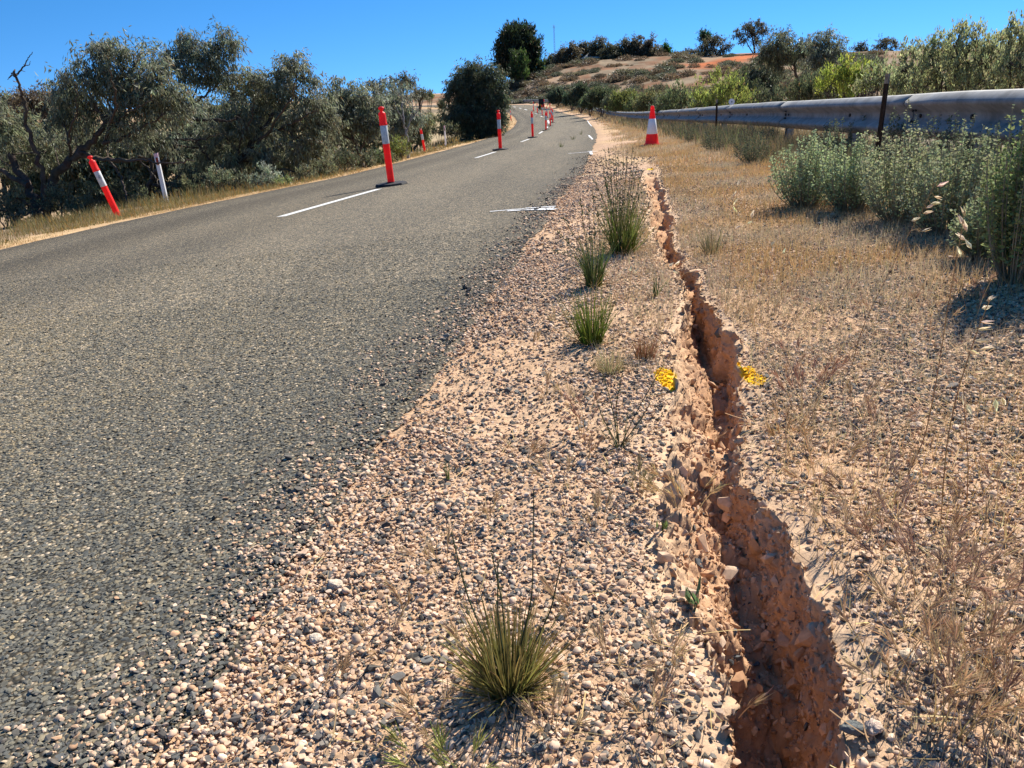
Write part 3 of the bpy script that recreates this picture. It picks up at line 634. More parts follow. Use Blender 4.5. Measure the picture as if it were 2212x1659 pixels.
# ------------------------------------------------------------------ bollards, cone, guide posts, pickets, signs
def fluo(name, c):
    m, n, l, b = new_mat(name); b.inputs['Base Color'].default_value = (*c, 1); b.inputs['Roughness'].default_value = .42; b.inputs['Specular IOR Level'].default_value = .35
    t = N(n, 'ShaderNodeBsdfTranslucent', Color=(*c, 1)); mx = N(n, 'ShaderNodeMixShader', Fac=.45); g = N(n, 'ShaderNodeTexCoord'); nz = N(n, 'ShaderNodeTexNoise', Scale=7.0, Detail=6.0); l.new(g.outputs['Object'], nz.inputs['Vector'])
    r = ramp(n, [(.3, tuple(v * .72 + .02 for v in c)), (.55, c)]); l.new(nz.outputs[0], r.inputs[0]); mp = N(n, 'ShaderNodeMapping'); mp.inputs['Scale'].default_value = (3, 3, .6); n2 = N(n, 'ShaderNodeTexNoise', Scale=22.0, Detail=7.0, Roughness=.75); l.new(g.outputs['Object'], mp.inputs[0]); l.new(mp.outputs[0], n2.inputs['Vector'])
    r2 = ramp(n, [(.57, (0, 0, 0)), (.70, (.75, .75, .75))]); l.new(n2.outputs[0], r2.inputs[0]); cc = mixc(n, l, r2.outputs[0], r.outputs[0], (.50, .10, .08)); l.new(cc, b.inputs['Base Color']); l.new(cc, t.inputs['Color'])
    l.new(b.outputs[0], mx.inputs[1]); l.new(t.outputs[0], mx.inputs[2]); l.new(mx.outputs[0], n['Material Output'].inputs[0]); return m
M_red = fluo('red_plastic', (1.0, .045, .035)); M_rub = plain('black_rubber', (.022, .022, .024), .75, .3, 0, .3)
M_band = plain('reflective_band', (.66, .68, .68), .4, .5, 0, .2, 14)
def bollard_proto(withbase=True):
    r = empty('traffic_bollard'); z0 = .04 if withbase else 0.0
    if withbase:
        mb = MB(); n = 8; th = (np.arange(n) + .5) * 2 * PI / n; pr = [(.0, .0), (.235, 0), (.24, .012), (.225, .038), (.07, .044), (.062, .055)]
        for (ra, za), (rb, zb) in zip(pr[1:-1], pr[2:]):
            V = np.r_[np.c_[ra * np.cos(th), ra * np.sin(th) * .85, np.full(n, za)], np.c_[rb * np.cos(th), rb * np.sin(th) * .85, np.full(n, zb)]]
            mb.add(V, [(i, (i + 1) % n, n + (i + 1) % n, n + i) for i in range(n)])
        mb.build('base', M_rub, r)
    mb = MB(); lathe(mb, [(.052, z0), (.051, z0 + .02), (.049, z0 + .05), (.049, z0 + .55)], 20); mb.build('post', M_red, r, True)
    mb = MB(); lathe(mb, [(.0495, z0 + .545), (.0512, z0 + .55), (.0512, z0 + .80), (.0495, z0 + .805)], 20); mb.build('reflective_band', M_band, r, True)
    mb = MB(); lathe(mb, [(.05, z0 + .795), (.057, z0 + .80), (.057, z0 + .815), (.0525, z0 + .825), (.051, z0 + .93), (.050, z0 + .955), (.036, z0 + .972), (.022, z0 + .978), (.019, z0 + 1.0), (.022, z0 + 1.006), (.040, z0 + 1.012), (.043, z0 + 1.022), (.040, z0 + 1.036), (.022, z0 + 1.046), (.001, z0 + 1.048)], 20); mb.build('grip_top', M_red, r, True)
    return r
BOL = [(846, 402, 'nearest red bollard, on a black rubber base at the end of the long centre dash'), (1081, 325, 'red bollard on the centre line next beyond the nearest one'), (1151, 298, 'third red bollard along the centre line, by the end of the second dash'),
       (1179.6, 282, 'fourth red bollard along the centre line, where the row bunches up'), (1188.7, 273, 'fifth red bollard along the centre line, just right of the fourth'), (1194.2, 265, 'sixth red bollard, rightmost of the bunched row on the road'),
       (1191.3, 259.4, 'red bollard half hidden right behind the rightmost one of the bunched row'), (1181.8, 255, 'far red bollard in the road just beyond the bunched row'), (1171.3, 250, 'far red bollard midway between the bunched row and the yellow sign'), (1160.9, 244.8, 'small far red bollard just in front of the yellow sign'),
       (1152.6, 240.5, 'leftmost of the small far red bollards across the road'), (1175.5, 235, 'tiny far red bollard on the road edge right of the black sign'), (1187.9, 232.6, 'tiny far red bollard on the verge below the far guardrail')]
b0 = bollard_proto(); tag(b0, cat='bollard', group='red bollards along the road')
for k, (px, py, lb) in enumerate(BOL):
    p = hit(px, py); p[2] = road_z(p[0], p[1]) + .0075
    if p[0] > xr(p[1]): p[2] = float(zg(p[0], p[1]))
    rz = .35 + .25 * float(vnoise(k * 3.7, 1.1))
    lean = (rng.normal(0, .012), rng.normal(0, .012), rz)
    if k == 0: b0.location = tuple(p); b0.rotation_euler = (0, math.radians(-2.0), .5); b0['label'] = lb
    else: dup(b0, p, label=lb, rot=lean)
bl = bollard_proto(False); tag(bl, cat='bollard', group='red bollards along the left verge')
LB = [(257, 468, 14.1, 13.0, 'big leaning red bollard with a mark on its white band, left verge'), (918, 328, 36.5, 6.0, 'leaning red bollard on the left verge beside the smaller white guide post'), (1089.5, 277, 56, 12.0, 'small leaning red bollard half hidden at the foot of the bushy roadside tree'), (1104.5, 260.5, 80, 7.0, 'small far red bollard on the grassy inside of the bend'), (1088, 247, 92, 5.0, 'tiny red bollard beside the bushy tree on the inside of the bend')]
for k, (px, py, y, ln, lb) in enumerate(LB):
    p = hit(px, py); rot = (math.radians(2), math.radians(-ln), .2 * k)
    if k == 0:
        bl.location = tuple(p - [0, 0, .03]); bl.rotation_euler = rot; bl['label'] = lb
    else: dup(bl, p - [0, 0, .03], label=lb, rot=rot)
# the hand drawn mark on the white band of the leaning bollard
def mark_on(root):
    mb = MB()
    def q(a, z): return (.0522 * math.cos(a), .0522 * math.sin(a), z)
    a0, z0 = -1.15, .665; S = .045
    for pl in ([(0, 0), (0, 1)], [(0, 1), (.5, 1), (.6, .78), (.5, .55), (0, .52)], [(0, .52), (.55, .5), (.68, .25), (.55, 0), (0, 0)], [(-.35, .25), (-.35, .75)]):
        tube(mb, [q(a0 + u * S / .052, z0 + v * S * 1.3) for u, v in pl], .0022, 5)
    o = mb.build('lettering', M_dark); return o
band_mesh = [c for c in bl.children if c.name.startswith('reflective_band')][0]
mk = mark_on(bl); mk.parent = band_mesh

def build_cone():
    p = hit(1408, 316); r = empty('traffic_cone', p, .3, 'red and white traffic cone standing on dry grass beside the crack', 'traffic cone')
    def rad(z): return .135 - (.135 - .030) * z / .70
    mb = MB(); box(mb, (0, 0, .012), (.36, .36, .024)); b = mb.build('base', M_rub, r); b.modifiers.new('bev', 'BEVEL').width = .008
    mb = MB(); lathe(mb, [(.150, .025), (.146, .04)] + [(rad(z), z) for z in (.06, .14, .228)], 28); mb.build('lower_body', M_red, r, True)
    mb = MB(); lathe(mb, [(rad(.225), .225), (rad(.228) + .002, .228), (rad(.49) + .002, .49), (rad(.493), .493)], 28); mb.build('reflective_sleeve', M_white, r, True)
    mb = MB(); lathe(mb, [(rad(.49), .49), (rad(.60), .60), (.032, .70), (.028, .715), (.018, .718), (.016, .70)], 28); mb.build('top', M_red, r, True)
build_cone()

M_rfl = plain('red_reflector', (.25, .012, .02), .25, .6); M_pink = plain('faded_cap', (.82, .52, .55), .5, .4)
def guide_post():
    r = empty('guide_post'); pr = [(-.055, .0), (-.045, -.012), (-.012, -.022), (.012, -.030), (.045, -.016), (.055, .0), (.045, .008), (0, .0), (-.045, .008)]; n = len(pr)
    def ext(mb, z0, z1, tilt=0, s=1.0):
        V = np.r_[[(x * s, y * s, z0) for x, y in pr], [(x * s, y * s, z1 + tilt * x) for x, y in pr]]; mb.add(V, [(i, (i + 1) % n, n + (i + 1) % n, n + i) for i in range(n)] + [list(range(n, 2 * n)), list(range(n))[::-1]])
    mb = MB(); ext(mb, -.25, .93); mb.build('post', M_white, r)
    mb = MB(); ext(mb, .93, 1.0, .12); mb.build('cap', M_pink, r)
    mb = MB(); box(mb, (-.020, -.0245, .845), (.045, .010, .15), rot=(0, 0, -.28)); mb.build('reflector', M_rfl, r)
    return r
g0 = guide_post(); tag(g0, 'white guide post with red reflector, beside the big leaning red bollard', 'guide post', 'white guide posts on the left verge')
g0.location = tuple(hit(360, 437)); g0.rotation_euler = (0, math.radians(-1.0), .95)
dup(g0, hit(963, 317), label='smaller far white guide post before the bushy roadside tree', rot=(0, 0, .95))

M_rust = plain('rusty_steel', (.06, .035, .022), .85, .2, 0, .5, 30); M_tip = plain('weathered_tip', (.38, .30, .22), .8, .2, 0, .4, 20)
def picket(base, h, label, lean):
    r = empty('star_picket', base, .4, label, 'steel post'); r.rotation_euler = (0, lean, .4); mb = MB()
    for k in range(3):
        a = k * 2 * PI / 3; box(mb, (.0085 * math.cos(a), .0085 * math.sin(a), h * .46), (.017, .005, h * .92), rot=(0, 0, a))
    mb.build('post', M_rust, r); mb = MB()
    for k in range(3):
        a = k * 2 * PI / 3; box(mb, (.0085 * math.cos(a), .0085 * math.sin(a), h * .96), (.017, .0052, h * .08), rot=(0, 0, a))
    mb.build('tip', M_tip, r)
def up_to(base, py):                                            # height that reaches picture line py
    for h in np.arange(.1, 3, .01):
        if proj(base + np.array([0, 0, h]))[1] < py: return h
    return 1
_b = on_ground(1884, 5.2); picket(_b, up_to(_b, 160), 'tall rusty steel picket standing in front of the near guardrail', math.radians(1.5))
_b = on_ground(1546, 13.6); picket(_b, up_to(_b, 216), 'thin dark steel picket in front of the guardrail right of the cone', math.radians(-1))

M_yel = plain('sign_yellow', (.42, .25, .03), .5, .3, 0, .2, 6); M_blk = plain('sign_black', (.012, .012, .014), .5, .3)
def sign(px, py, y, w_, h_, mat, label, diamond):
    p = hit(px, py); r = empty('road_sign', p, 0, label, 'road sign'); mb = MB()
    if diamond:
        s = w_ / 2; V = [(0, -.008, 0), (s, -.008, s), (0, -.008, 2 * s), (-s, -.008, s), (0, .008, 0), (s, .008, s), (0, .008, 2 * s), (-s, .008, s)]
        mb.add(np.array(V) + [0, 0, .3], [(0, 1, 2, 3), (7, 6, 5, 4), (0, 4, 5, 1), (1, 5, 6, 2), (2, 6, 7, 3), (3, 7, 4, 0)])
    else: box(mb, (0, 0, .25 + h_ / 2), (w_, .016, h_))
    b = mb.build('sign_board', mat, r)
    if diamond:
        mb = MB(); box(mb, (-w_ * .16, -.013, .3 + w_ * .5), (w_ * .34, .006, w_ * .46), rot=(0, .5, 0)); mb.build('symbol', M_blk, b)
    mb = MB()
    for s in (-1, 1): tube(mb, [(s * w_ * .25, .02, .3 + h_ * .4), (s * w_ * .3, .35, 0)], .012, 5); tube(mb, [(s * w_ * .25, .015, .3 + h_ * .3), (s * w_ * .3, -.25, 0)], .012, 5)
    mb.build('stand', M_galv2, r)
    mb = MB(); box(mb, (w_ * .1, -.30, .04), (.3, .18, .07)); mb.build('sandbag', M_white, r)
sign(1168, 245, 88, .72, .72, M_yel, 'dark yellow temporary sign on a low stand among the far bollards', True)
sign(1169.5, 236, 101, .62, .95, M_blk, 'black backed temporary sign standing against the far guardrail', False)

# ------------------------------------------------------------------ house and mast on the hill
M_roof = plain('pale_roof', (.62, .60, .55), .5, .3, 0, .1, 1.5); M_wall = plain('house_wall', (.50, .46, .40), .8, .2, 0, .1, 1); M_tarp = plain('orange_panel', (.55, .24, .03), .6, .3, 0, .2, 2); M_glass = plain('window_glass', (.03, .04, .05), .12, .6)
def house():
    p = on_ground(1300, 182); p[2] = at(1300, 146, 182)[2]; r = empty('house', p, .15, 'pale roofed house with an orange wall half hidden by hilltop trees', 'house')
    mb = MB(); box(mb, (0, 0, .6), (8.4, 5, 2.8)); mb.build('wall', M_wall, r)
    mb = MB(); V = [(-4.8, -3, 1.95), (4.8, -3, 1.95), (4.8, 3, 1.95), (-4.8, 3, 1.95), (-2.6, 0, 3.3), (2.6, 0, 3.3)]; mb.add(V, [(0, 1, 5, 4), (2, 3, 4, 5), (1, 2, 5), (3, 0, 4), (3, 2, 1, 0)]); mb.build('roof', M_roof, r)
    mb = MB(); box(mb, (2.6, -2.53, .55), (2.2, .06, 1.9)); mb.build('side_door', M_tarp, r)
    for x in (-2.8, -.6): mb = MB(); box(mb, (x, -2.53, .9), (1.2, .06, 1.1)); f = mb.build('window', M_white, r); mb = MB(); box(mb, (x, -2.57, .9), (1.0, .03, .9)); mb.build('pane', M_glass, f)
house()
def mast():
    p = on_ground(1199, 240); top = at(1192, 52, 240); h = top[2] - p[2]; r = empty('radio_mast', p, 0, 'thin steel lattice radio mast rising behind the hilltop trees', 'mast'); dx = (top[0] - p[0]) * 0
    mb = MB()
    for k in range(3):
        a = k * 2 * PI / 3; tube(mb, [(.28 * math.cos(a), .28 * math.sin(a), -2), (.16 * math.cos(a), .16 * math.sin(a), h * .96)], .035, 4)
    nb = 26
    for k in range(nb):
        z0, z1 = h * .96 * k / nb, h * .96 * (k + 1) / nb; q0, q1 = .28 - .12 * k / nb, .28 - .12 * (k + 1) / nb
        for s in range(3):
            a, b = s * 2 * PI / 3, (s + 1) * 2 * PI / 3; tube(mb, [(q0 * math.cos(a), q0 * math.sin(a), z0), (q1 * math.cos(b), q1 * math.sin(b), z1)], .02, 3, cap=False)
    mb.build('lattice', M_galv2, r); mb = MB(); tube(mb, [(0, 0, h * .95), (0, 0, h)], .03, 4)
    for z in (.93, .965): tube(mb, [(-.5, 0, h * z), (.5, 0, h * z)], .03, 4)
    mb.build('antenna', M_galv2, r)
mast()

# ------------------------------------------------------------------ trees
def pxr(r, y): return r * y / FPX
BARK = (.085, .068, .055)
def tree(name, label, cat, base, y, limbs, blobs, group=None, L=.12, W=.026, col=(.205, .22, .14), dens=2000, droop=1.0, bark=BARK, clump=.5, twig=True, spray=12, upr=0.0, br=.4):
    b = on_ground(base, y) if not isinstance(base, np.ndarray) else base; root = empty(name, b, 0, label, cat, group)
    tm, lm = MB(), MB(); nodes = []
    for lb in limbs:
        pts, r0, r1 = lb[0], lb[1], lb[2]; dy = lb[3] if len(lb) > 3 else 0.0; w_ = []
        for i, q in enumerate(pts):
            d = y + dy * (i / max(1, len(pts) - 1)); w_.append(b.copy() if q is None else at(q[0], q[1], d))
        w_ = np.array(w_); k = max(6, 5 * len(w_)); t = np.linspace(0, len(w_) - 1, k)
        pp = np.stack([np.interp(t, np.arange(len(w_)), w_[:, a]) for a in range(3)], 1)
        for _ in range(2): pp[1:-1] = (pp[:-2] + 2 * pp[1:-1] + pp[2:]) / 4
        seg = np.linalg.norm(w_[-1] - w_[0]); pp[1:-1] += rng.normal(0, .012, (k - 2, 3)) * seg ** .6
        rr = np.linspace(r0, r1, k); rr[0] *= 1.25; tube(tm, pp - b, rr, 8 if r0 > .03 else 5, jitter_col(bark, k, .12, .04)); nodes.append(pp)
    nodes = np.concatenate(nodes) if nodes else b[None]
    for bb in blobs:
        px, py, r = bb[:3]; sq = bb[3] if len(bb) > 3 else 1.0; do = bb[4] if len(bb) > 4 else rng.normal(0, .35) * pxr(r, y); dm = bb[5] if len(bb) > 5 else 1.0
        c = at(px, py, y + do); R_ = pxr(r, y); rad = np.array([R_, R_ * .9, R_ * sq])
        n = int(dens * dm * 3.1 * R_ * R_ * sq) ; ns = max(4, n // spray)
        u = rng.normal(size=(ns * 2, 3)); u /= np.linalg.norm(u, axis=1)[:, None]; rad_u = rng.random(ns * 2) ** .45
        nc = 12; cu = rng.normal(size=(nc, 3)); cu /= np.linalg.norm(cu, axis=1)[:, None]; cu *= rng.uniform(.45, .98, (nc, 1)); ck = rng.integers(0, nc, ns * 2); csz = rng.uniform(.18, .42, nc)
        lump = 1 + .30 * vnoise(u[:, 0] * 2.2 + px, u[:, 1] * 2.2 + py, u[:, 2] * 2.2, 7)
        pos = (cu[ck] + u * (rad_u * lump * csz[ck])[:, None]) * rad
        keep = vnoise(pos[:, 0] / R_ * 2.4 + px * .37, pos[:, 1] / R_ * 2.4, pos[:, 2] / R_ * 2.4 + py * .7, 11) > -.38 * clump
        pos, u = pos[keep][:ns], u[keep][:ns]; ns = len(pos); sp = c + pos
        # sub limbs
        q = nodes[np.argmin(np.linalg.norm(nodes - c, axis=1) + .3 * np.maximum(0, nodes[:, 2] - c[2]))]
        if twig:
            r0 = max(.006, .022 * R_ ** .7) * (1.4 if y > 60 else 1); mid = (q + c) / 2 + rng.normal(0, .12, 3) * R_; s = np.linspace(0, 1, 8)[:, None]; pp = q * (1 - s) ** 2 + 2 * mid * s * (1 - s) + c * s * s
            tube(tm, pp - b, np.linspace(r0 * 1.5, r0, 8), 5, np.array(bark))
            for k in rng.choice(ns, min(ns, 9), replace=False):
                e = sp[k]; mid = (c + e) / 2 + rng.normal(0, .14, 3) * R_; s = np.linspace(0, 1, 6)[:, None]; st = pp[rng.integers(4, 8)]
                tube(tm, st * (1 - s) ** 2 + 2 * mid * s * (1 - s) + e * s * s - b, np.linspace(r0 * .8, r0 * .25, 6), 4, np.array(bark), cap=False)
        cnt = spray; tw = u * .5 + rng.normal(0, .45, (ns, 3)) + np.array([0, 0, -.35 * droop + upr]); tw /= np.linalg.norm(tw, axis=1)[:, None]
        tl = L * rng.uniform(1.2, 3.2, ns); s = rng.random((ns, cnt))
        lp = sp[:, None] + tw[:, None] * (tl[:, None] * s)[..., None] + rng.normal(0, L * .28, (ns, cnt, 3))
        ld = tw[:, None] * .6 + rng.normal(0, .55, (ns, cnt, 3)) + np.array([0, 0, -1.0 * droop + upr])
        base_c = np.array(col) * (1 + rng.normal(0, .16, (ns, 1))) * (1 + br * .5 * rng.normal(0, .25, (ns, 3)))
        cc = (np.repeat(base_c[:, None], cnt, 1) * (1 + rng.normal(0, .34, (ns, cnt, 1)))).reshape(-1, 3); pick = rng.random(len(cc)) < .04; cc[pick] = np.array((.20, .13, .06))
        m = ns * cnt; leaves(lm, (lp - b).reshape(-1, 3), ld.reshape(-1, 3), L * rng.uniform(.65, 1.25, m), W * rng.uniform(.7, 1.3, m), np.clip(cc, .01, .9))
    if tm.n: tm.build('trunk', M_bark, root, True)
    if lm.n: lm.build('crown', M_leaf, root)
    return root

# left scrub: multi stemmed mallee trees
G1 = 'grey green mallee trees along the left verge'
tree('mallee_tree', 'dead limbed mallee at far left with a bare twisted branch against the sky', 'tree', 84, 16.6,
     [([None, (75, 425), (40, 370), (5, 300), (-40, 240)], .10, .05, .4), ([(60, 400), (30, 385), (-30, 350)], .06, .04), ([None, (95, 380), (75, 320), (58, 270), (52, 215), (40, 175), (30, 150), (20, 168)], .055, .012, -.5), ([(30, 165), (48, 150), (58, 133), (70, 112)], .02, .006), ([(34, 160), (24, 162), (16, 172)], .012, .005), ([(52, 140), (62, 142), (66, 132)], .010, .004), ([(45, 152), (55, 155)], .008, .003),
      ([None, (60, 440), (20, 420), (-20, 405)], .04, .015, -.6), ([None, (88, 455), (95, 480), (70, 455), (40, 470), (8, 500)], .035, .01, -1.2), ([None, (50, 480), (15, 455), (-15, 450)], .03, .01, -1.2), ([(95, 470), (120, 500), (125, 525)], .025, .008, -1.0), ([(60, 480), (30, 515), (0, 530)], .022, .008, -1.2), ([(85, 440), (140, 460), (165, 500)], .018, .006, -.8)],
     [(20, 250, 42, 1, .8), (45, 300, 40, 1, 1.0), (-20, 300, 55), (10, 350, 36, .9, 1.2, .6), (95, 330, 40, 1, 1.0)], G1, col=(.205, .215, .125))
tree('mallee_tree', 'wide dark mallee with a leaning forked trunk behind the leaning bollard', 'tree', 95, 17.2,
     [([None, (110, 400), (135, 360), (165, 335), (200, 305), (228, 265), (240, 235)], .11, .035), ([(165, 335), (215, 340), (260, 350), (300, 340), (340, 345)], .055, .02, .5), ([(228, 265), (200, 215), (180, 170)], .04, .015), ([(240, 250), (262, 220), (280, 160), (300, 130)], .04, .014), ([(225, 310), (262, 300), (300, 280), (350, 250)], .04, .015, -.4), ([(170, 330), (235, 348), (300, 345), (350, 352), (420, 348)], .035, .012, -1.2), ([(235, 345), (262, 380), (270, 420), (280, 445)], .03, .02, -1.0), ([(228, 300), (245, 250), (252, 200), (235, 150)], .035, .010, -1.6), ([(245, 270), (290, 235), (330, 215)], .024, .008, -1.6), ([(150, 345), (150, 290), (165, 240), (160, 190)], .03, .008, -1.4), ([(300, 345), (330, 375), (345, 400)], .018, .008, -1.0)],
     [(150, 185, 40), (195, 150, 44), (230, 120, 36), (218, 105, 24), (265, 150, 52), (310, 150, 46), (345, 175, 46), (290, 205, 60), (230, 210, 56), (170, 235, 55), (345, 235, 52), (290, 270, 48), (235, 285, 40, 1, .8, .8), (130, 255, 42), (375, 215, 34), (180, 300, 34, 1, 1.0, .7), (340, 300, 40, 1, .8, .8), (115, 300, 36, 1, .9)], G1)
tree('mallee_tree', 'mallee with a bare crooked limb lifting a tall crown behind the guide post', 'tree', 300, 20.0,
     [([None, (315, 420), (330, 385), (325, 350), (320, 300)], .08, .03), ([(330, 385), (370, 330), (395, 268), (402, 240), (412, 222), (440, 208), (470, 182)], .065, .018), ([(402, 240), (398, 205), (400, 170)], .03, .012), ([(412, 222), (430, 180), (440, 150)], .025, .01), ([(395, 268), (440, 258), (485, 262), (500, 258)], .035, .012), ([(330, 400), (375, 398), (430, 410)], .05, .02), ([(335, 415), (380, 425), (440, 418)], .05, .02), ([(330, 385), (372, 325), (396, 270), (405, 240)], .055, .03, -1.6), ([(396, 262), (440, 255), (490, 262), (520, 256)], .03, .01, -1.6), ([(385, 300), (440, 300), (480, 290)], .022, .008, -1.4)],
     [(392, 108, 30), (415, 90, 26), (445, 112, 32), (478, 100, 32), (490, 86, 22), (472, 140, 36), (430, 145, 34), (398, 145, 30), (455, 170, 26, 1, 0, .7), (495, 150, 22, 1, 0, .7), (375, 120, 18), (430, 300, 44, 1, .8), (390, 330, 40, 1, 1, .7), (470, 320, 46, 1, 1.0)], G1, col=(.19, .21, .135))
tree('mallee_tree', 'broad rounded mallee whose foliage reaches the ground, mid scrub', 'tree', 470, 20.5,
     [([None, (500, 370), (530, 330), (560, 290), (600, 240), (640, 190)], .10, .03), ([(500, 370), (455, 350), (420, 300)], .05, .02), ([(530, 330), (600, 320), (660, 290)], .05, .015), ([None, (520, 395), (580, 405)], .05, .02), ([(500, 370), (545, 320), (590, 270), (630, 215), (640, 170)], .05, .010, -1.7), ([(560, 300), (610, 275), (660, 250), (690, 235)], .035, .010, -1.6), ([(510, 355), (520, 300), (545, 250), (548, 205)], .03, .008, -1.6), ([(520, 380), (590, 365), (660, 372)], .03, .010, -1.2)],
     [(632, 140, 26), (655, 165, 34), (610, 165, 36), (570, 175, 34), (540, 160, 22), (535, 200, 44), (590, 220, 54), (650, 215, 50), (690, 225, 40), (510, 250, 46), (560, 290, 54), (630, 290, 52), (690, 290, 44), (480, 290, 44), (520, 345, 48), (590, 350, 50), (650, 345, 42), (470, 370, 36), (690, 340, 30), (720, 255, 24)], G1, col=(.215, .225, .14))
tree('mallee_tree', 'smaller open mallee with thin dark stems right of the broad one', 'tree', 785, 24,
     [([None, (776, 330), (760, 290), (745, 240)], .06, .02), ([(776, 330), (800, 280), (812, 240)], .045, .015), ([(762, 300), (720, 285), (700, 260)], .035, .012)],
     [(735, 195, 28), (760, 215, 34), (720, 235, 32), (790, 225, 34), (815, 245, 30), (745, 262, 34), (785, 268, 30), (712, 280, 26)], G1, L=.13, W=.032, dens=2300)
tree('mallee_tree', 'pale mallee with many stems behind the nearest road bollard', 'tree', 868, 28,
     [([None, (866, 340), (858, 300), (852, 250)], .06, .02), ([(866, 345), (890, 300), (902, 262)], .045, .015)],
     [(842, 215, 32), (868, 225, 36), (890, 240, 26), (850, 255, 32), (868, 275, 22), (830, 250, 26)], G1, L=.13, W=.028, dens=2200, col=(.21, .235, .165))
tree('dead_tree', 'dead tree with bare pale limbs behind the second leaning bollard', 'tree', 882, 26, [([None, (880, 300), (872, 262), (868, 215), (866, 190)], .05, .006), ([(876, 290), (886, 262), (892, 235), (890, 205)], .03, .005), ([(872, 262), (858, 235), (850, 215)], .02, .005), ([(886, 262), (905, 235), (915, 215)], .02, .005), ([(869, 230), (880, 205), (883, 188)], .014, .004), ([(892, 240), (902, 212)], .012, .004)], [], bark=(.30, .27, .24))
for i, (px, py, r, y, lb) in enumerate([(812, 178, 26, 46, 'flat topped eucalypt above the scrub, leftmost of the three behind the bollard'), (870, 172, 28, 50, 'flat topped eucalypt with a clear trunk, middle of the three behind the bollard'), (905, 198, 18, 52, 'small flat topped eucalypt beside the dead tree')]):
    tree('eucalypt_tree', lb, 'tree', px + 4, y, [([None, (px + 2, 230), (px, py + 8)], .10, .05), ([(px + 2, 225), (px - r * .5, py + 2)], .05, .02), ([(px + 2, 222), (px + r * .6, py + 2)], .05, .02)],
         [(px - r * .7, py + 4, r * .5, .55), (px, py - 4, r * .6, .55), (px + r * .6, py + 3, r * .55, .55), (px + r * .1, py + 8, r * .6, .5)], 'flat topped eucalypts above the scrub', L=.22, W=.055, dens=700, col=(.115, .115, .07))
for i, (px, py, r, y, lb) in enumerate([(70, 205, 40, 34, 'brown umbrella crowned eucalypt behind the bare twisted branch'), (20, 215, 40, 36, 'brown eucalypt crown cut by the left edge of the scrub'), (125, 198, 26, 38, 'brownish eucalypt crown peeping between the two left mallees')]):
    tree('eucalypt_tree', lb, 'tree', px + 4, y, [([None, (px + 2, 270), (px, py + 8)], .10, .05)], [(px - r * .6, py + 6, r * .6, .6), (px, py - 2, r * .7, .6), (px + r * .6, py + 6, r * .6, .6), (px, py + 22, r * .9, .6), (px + 10, py + 45, r, .8)], 'brown eucalypts behind the scrub', L=.18, W=.045, dens=900, col=(.15, .115, .07))
tree('roadside_tree', 'dense bushy dark tree on the inside of the bend', 'tree', 1040, 47,
     [([None, (1040, 240), (1038, 200)], .16, .07), ([(1040, 250), (1000, 215)], .08, .03), ([(1040, 245), (1070, 210)], .08, .03)],
     [(1032, 158, 30), (1005, 175, 28), (1060, 172, 28), (985, 190, 20), (1080, 195, 18), (1020, 200, 42), (1058, 210, 38), (990, 225, 34), (1030, 245, 46), (1066, 250, 32), (1000, 262, 32), (1040, 275, 36, .7), (1075, 272, 20), (968, 200, 10), (1090, 215, 10)], L=.19, W=.045, dens=1500, col=(.085, .105, .058))
# the deeper scrub behind them
for i, (px, y, bl_, lb) in enumerate([(30, 23, [(-10, 270, 50), (40, 290, 50), (90, 310, 46), (0, 350, 56), (60, 370, 56), (110, 370, 44), (20, 420, 40, .8), (80, 425, 40, .8)], 'deep grey green scrub tree at the far left behind the dead limbed mallee'),
      (190, 23.5, [(150, 300, 46), (200, 320, 52), (250, 330, 52), (160, 370, 50), (220, 385, 50), (280, 380, 46), (140, 420, 36, .8), (200, 430, 36, .8), (260, 425, 36, .8)], 'olive scrub tree behind the big leaning bollard'),
      (370, 24, [(330, 290, 46), (380, 280, 44), (420, 260, 40), (320, 350, 50), (380, 350, 50), (430, 340, 44), (330, 400, 40, .8), (390, 400, 40, .8), (440, 390, 36, .8)], 'shadowy scrub tree behind the near guide post'),
      (560, 26, [(500, 260, 44), (560, 270, 48), (620, 280, 46), (500, 330, 44), (560, 345, 46), (620, 345, 46), (680, 330, 40), (540, 385, 30, .7), (600, 380, 30, .7)], 'scrub tree filling the gap behind the broad rounded mallee'),
      (730, 32, [(690, 250, 36), (740, 255, 36), (790, 262, 34), (700, 300, 36), (750, 310, 36), (800, 310, 34), (840, 300, 28), (850, 270, 26), (770, 335, 22, .7)], 'dense scrub tree behind the open mallee'),
      (480, 30, [(400, 240, 40), (450, 245, 40), (500, 240, 40), (430, 290, 46), (490, 300, 46), (550, 250, 40), (540, 310, 44)], 'scrub tree showing between the bare limbed mallee and the broad one'),
      (890, 40, [(860, 250, 24), (890, 268, 24), (920, 262, 18), (905, 290, 20), (870, 290, 22), (840, 235, 24)], 'grey scrub tree behind the dead pale tree')]):
    tree('scrub_tree', lb, 'tree', px, y, [([None, (bl_[3][0], bl_[3][1] + 20), (bl_[1][0], bl_[1][1])], .08, .03), ([None, (bl_[4][0] + 10, bl_[4][1]), (bl_[2][0], bl_[2][1])], .06, .02)], bl_, G1, L=.15, W=.042, dens=1700, col=[(.185, .195, .095), (.165, .175, .09), (.155, .17, .10)][i % 3])
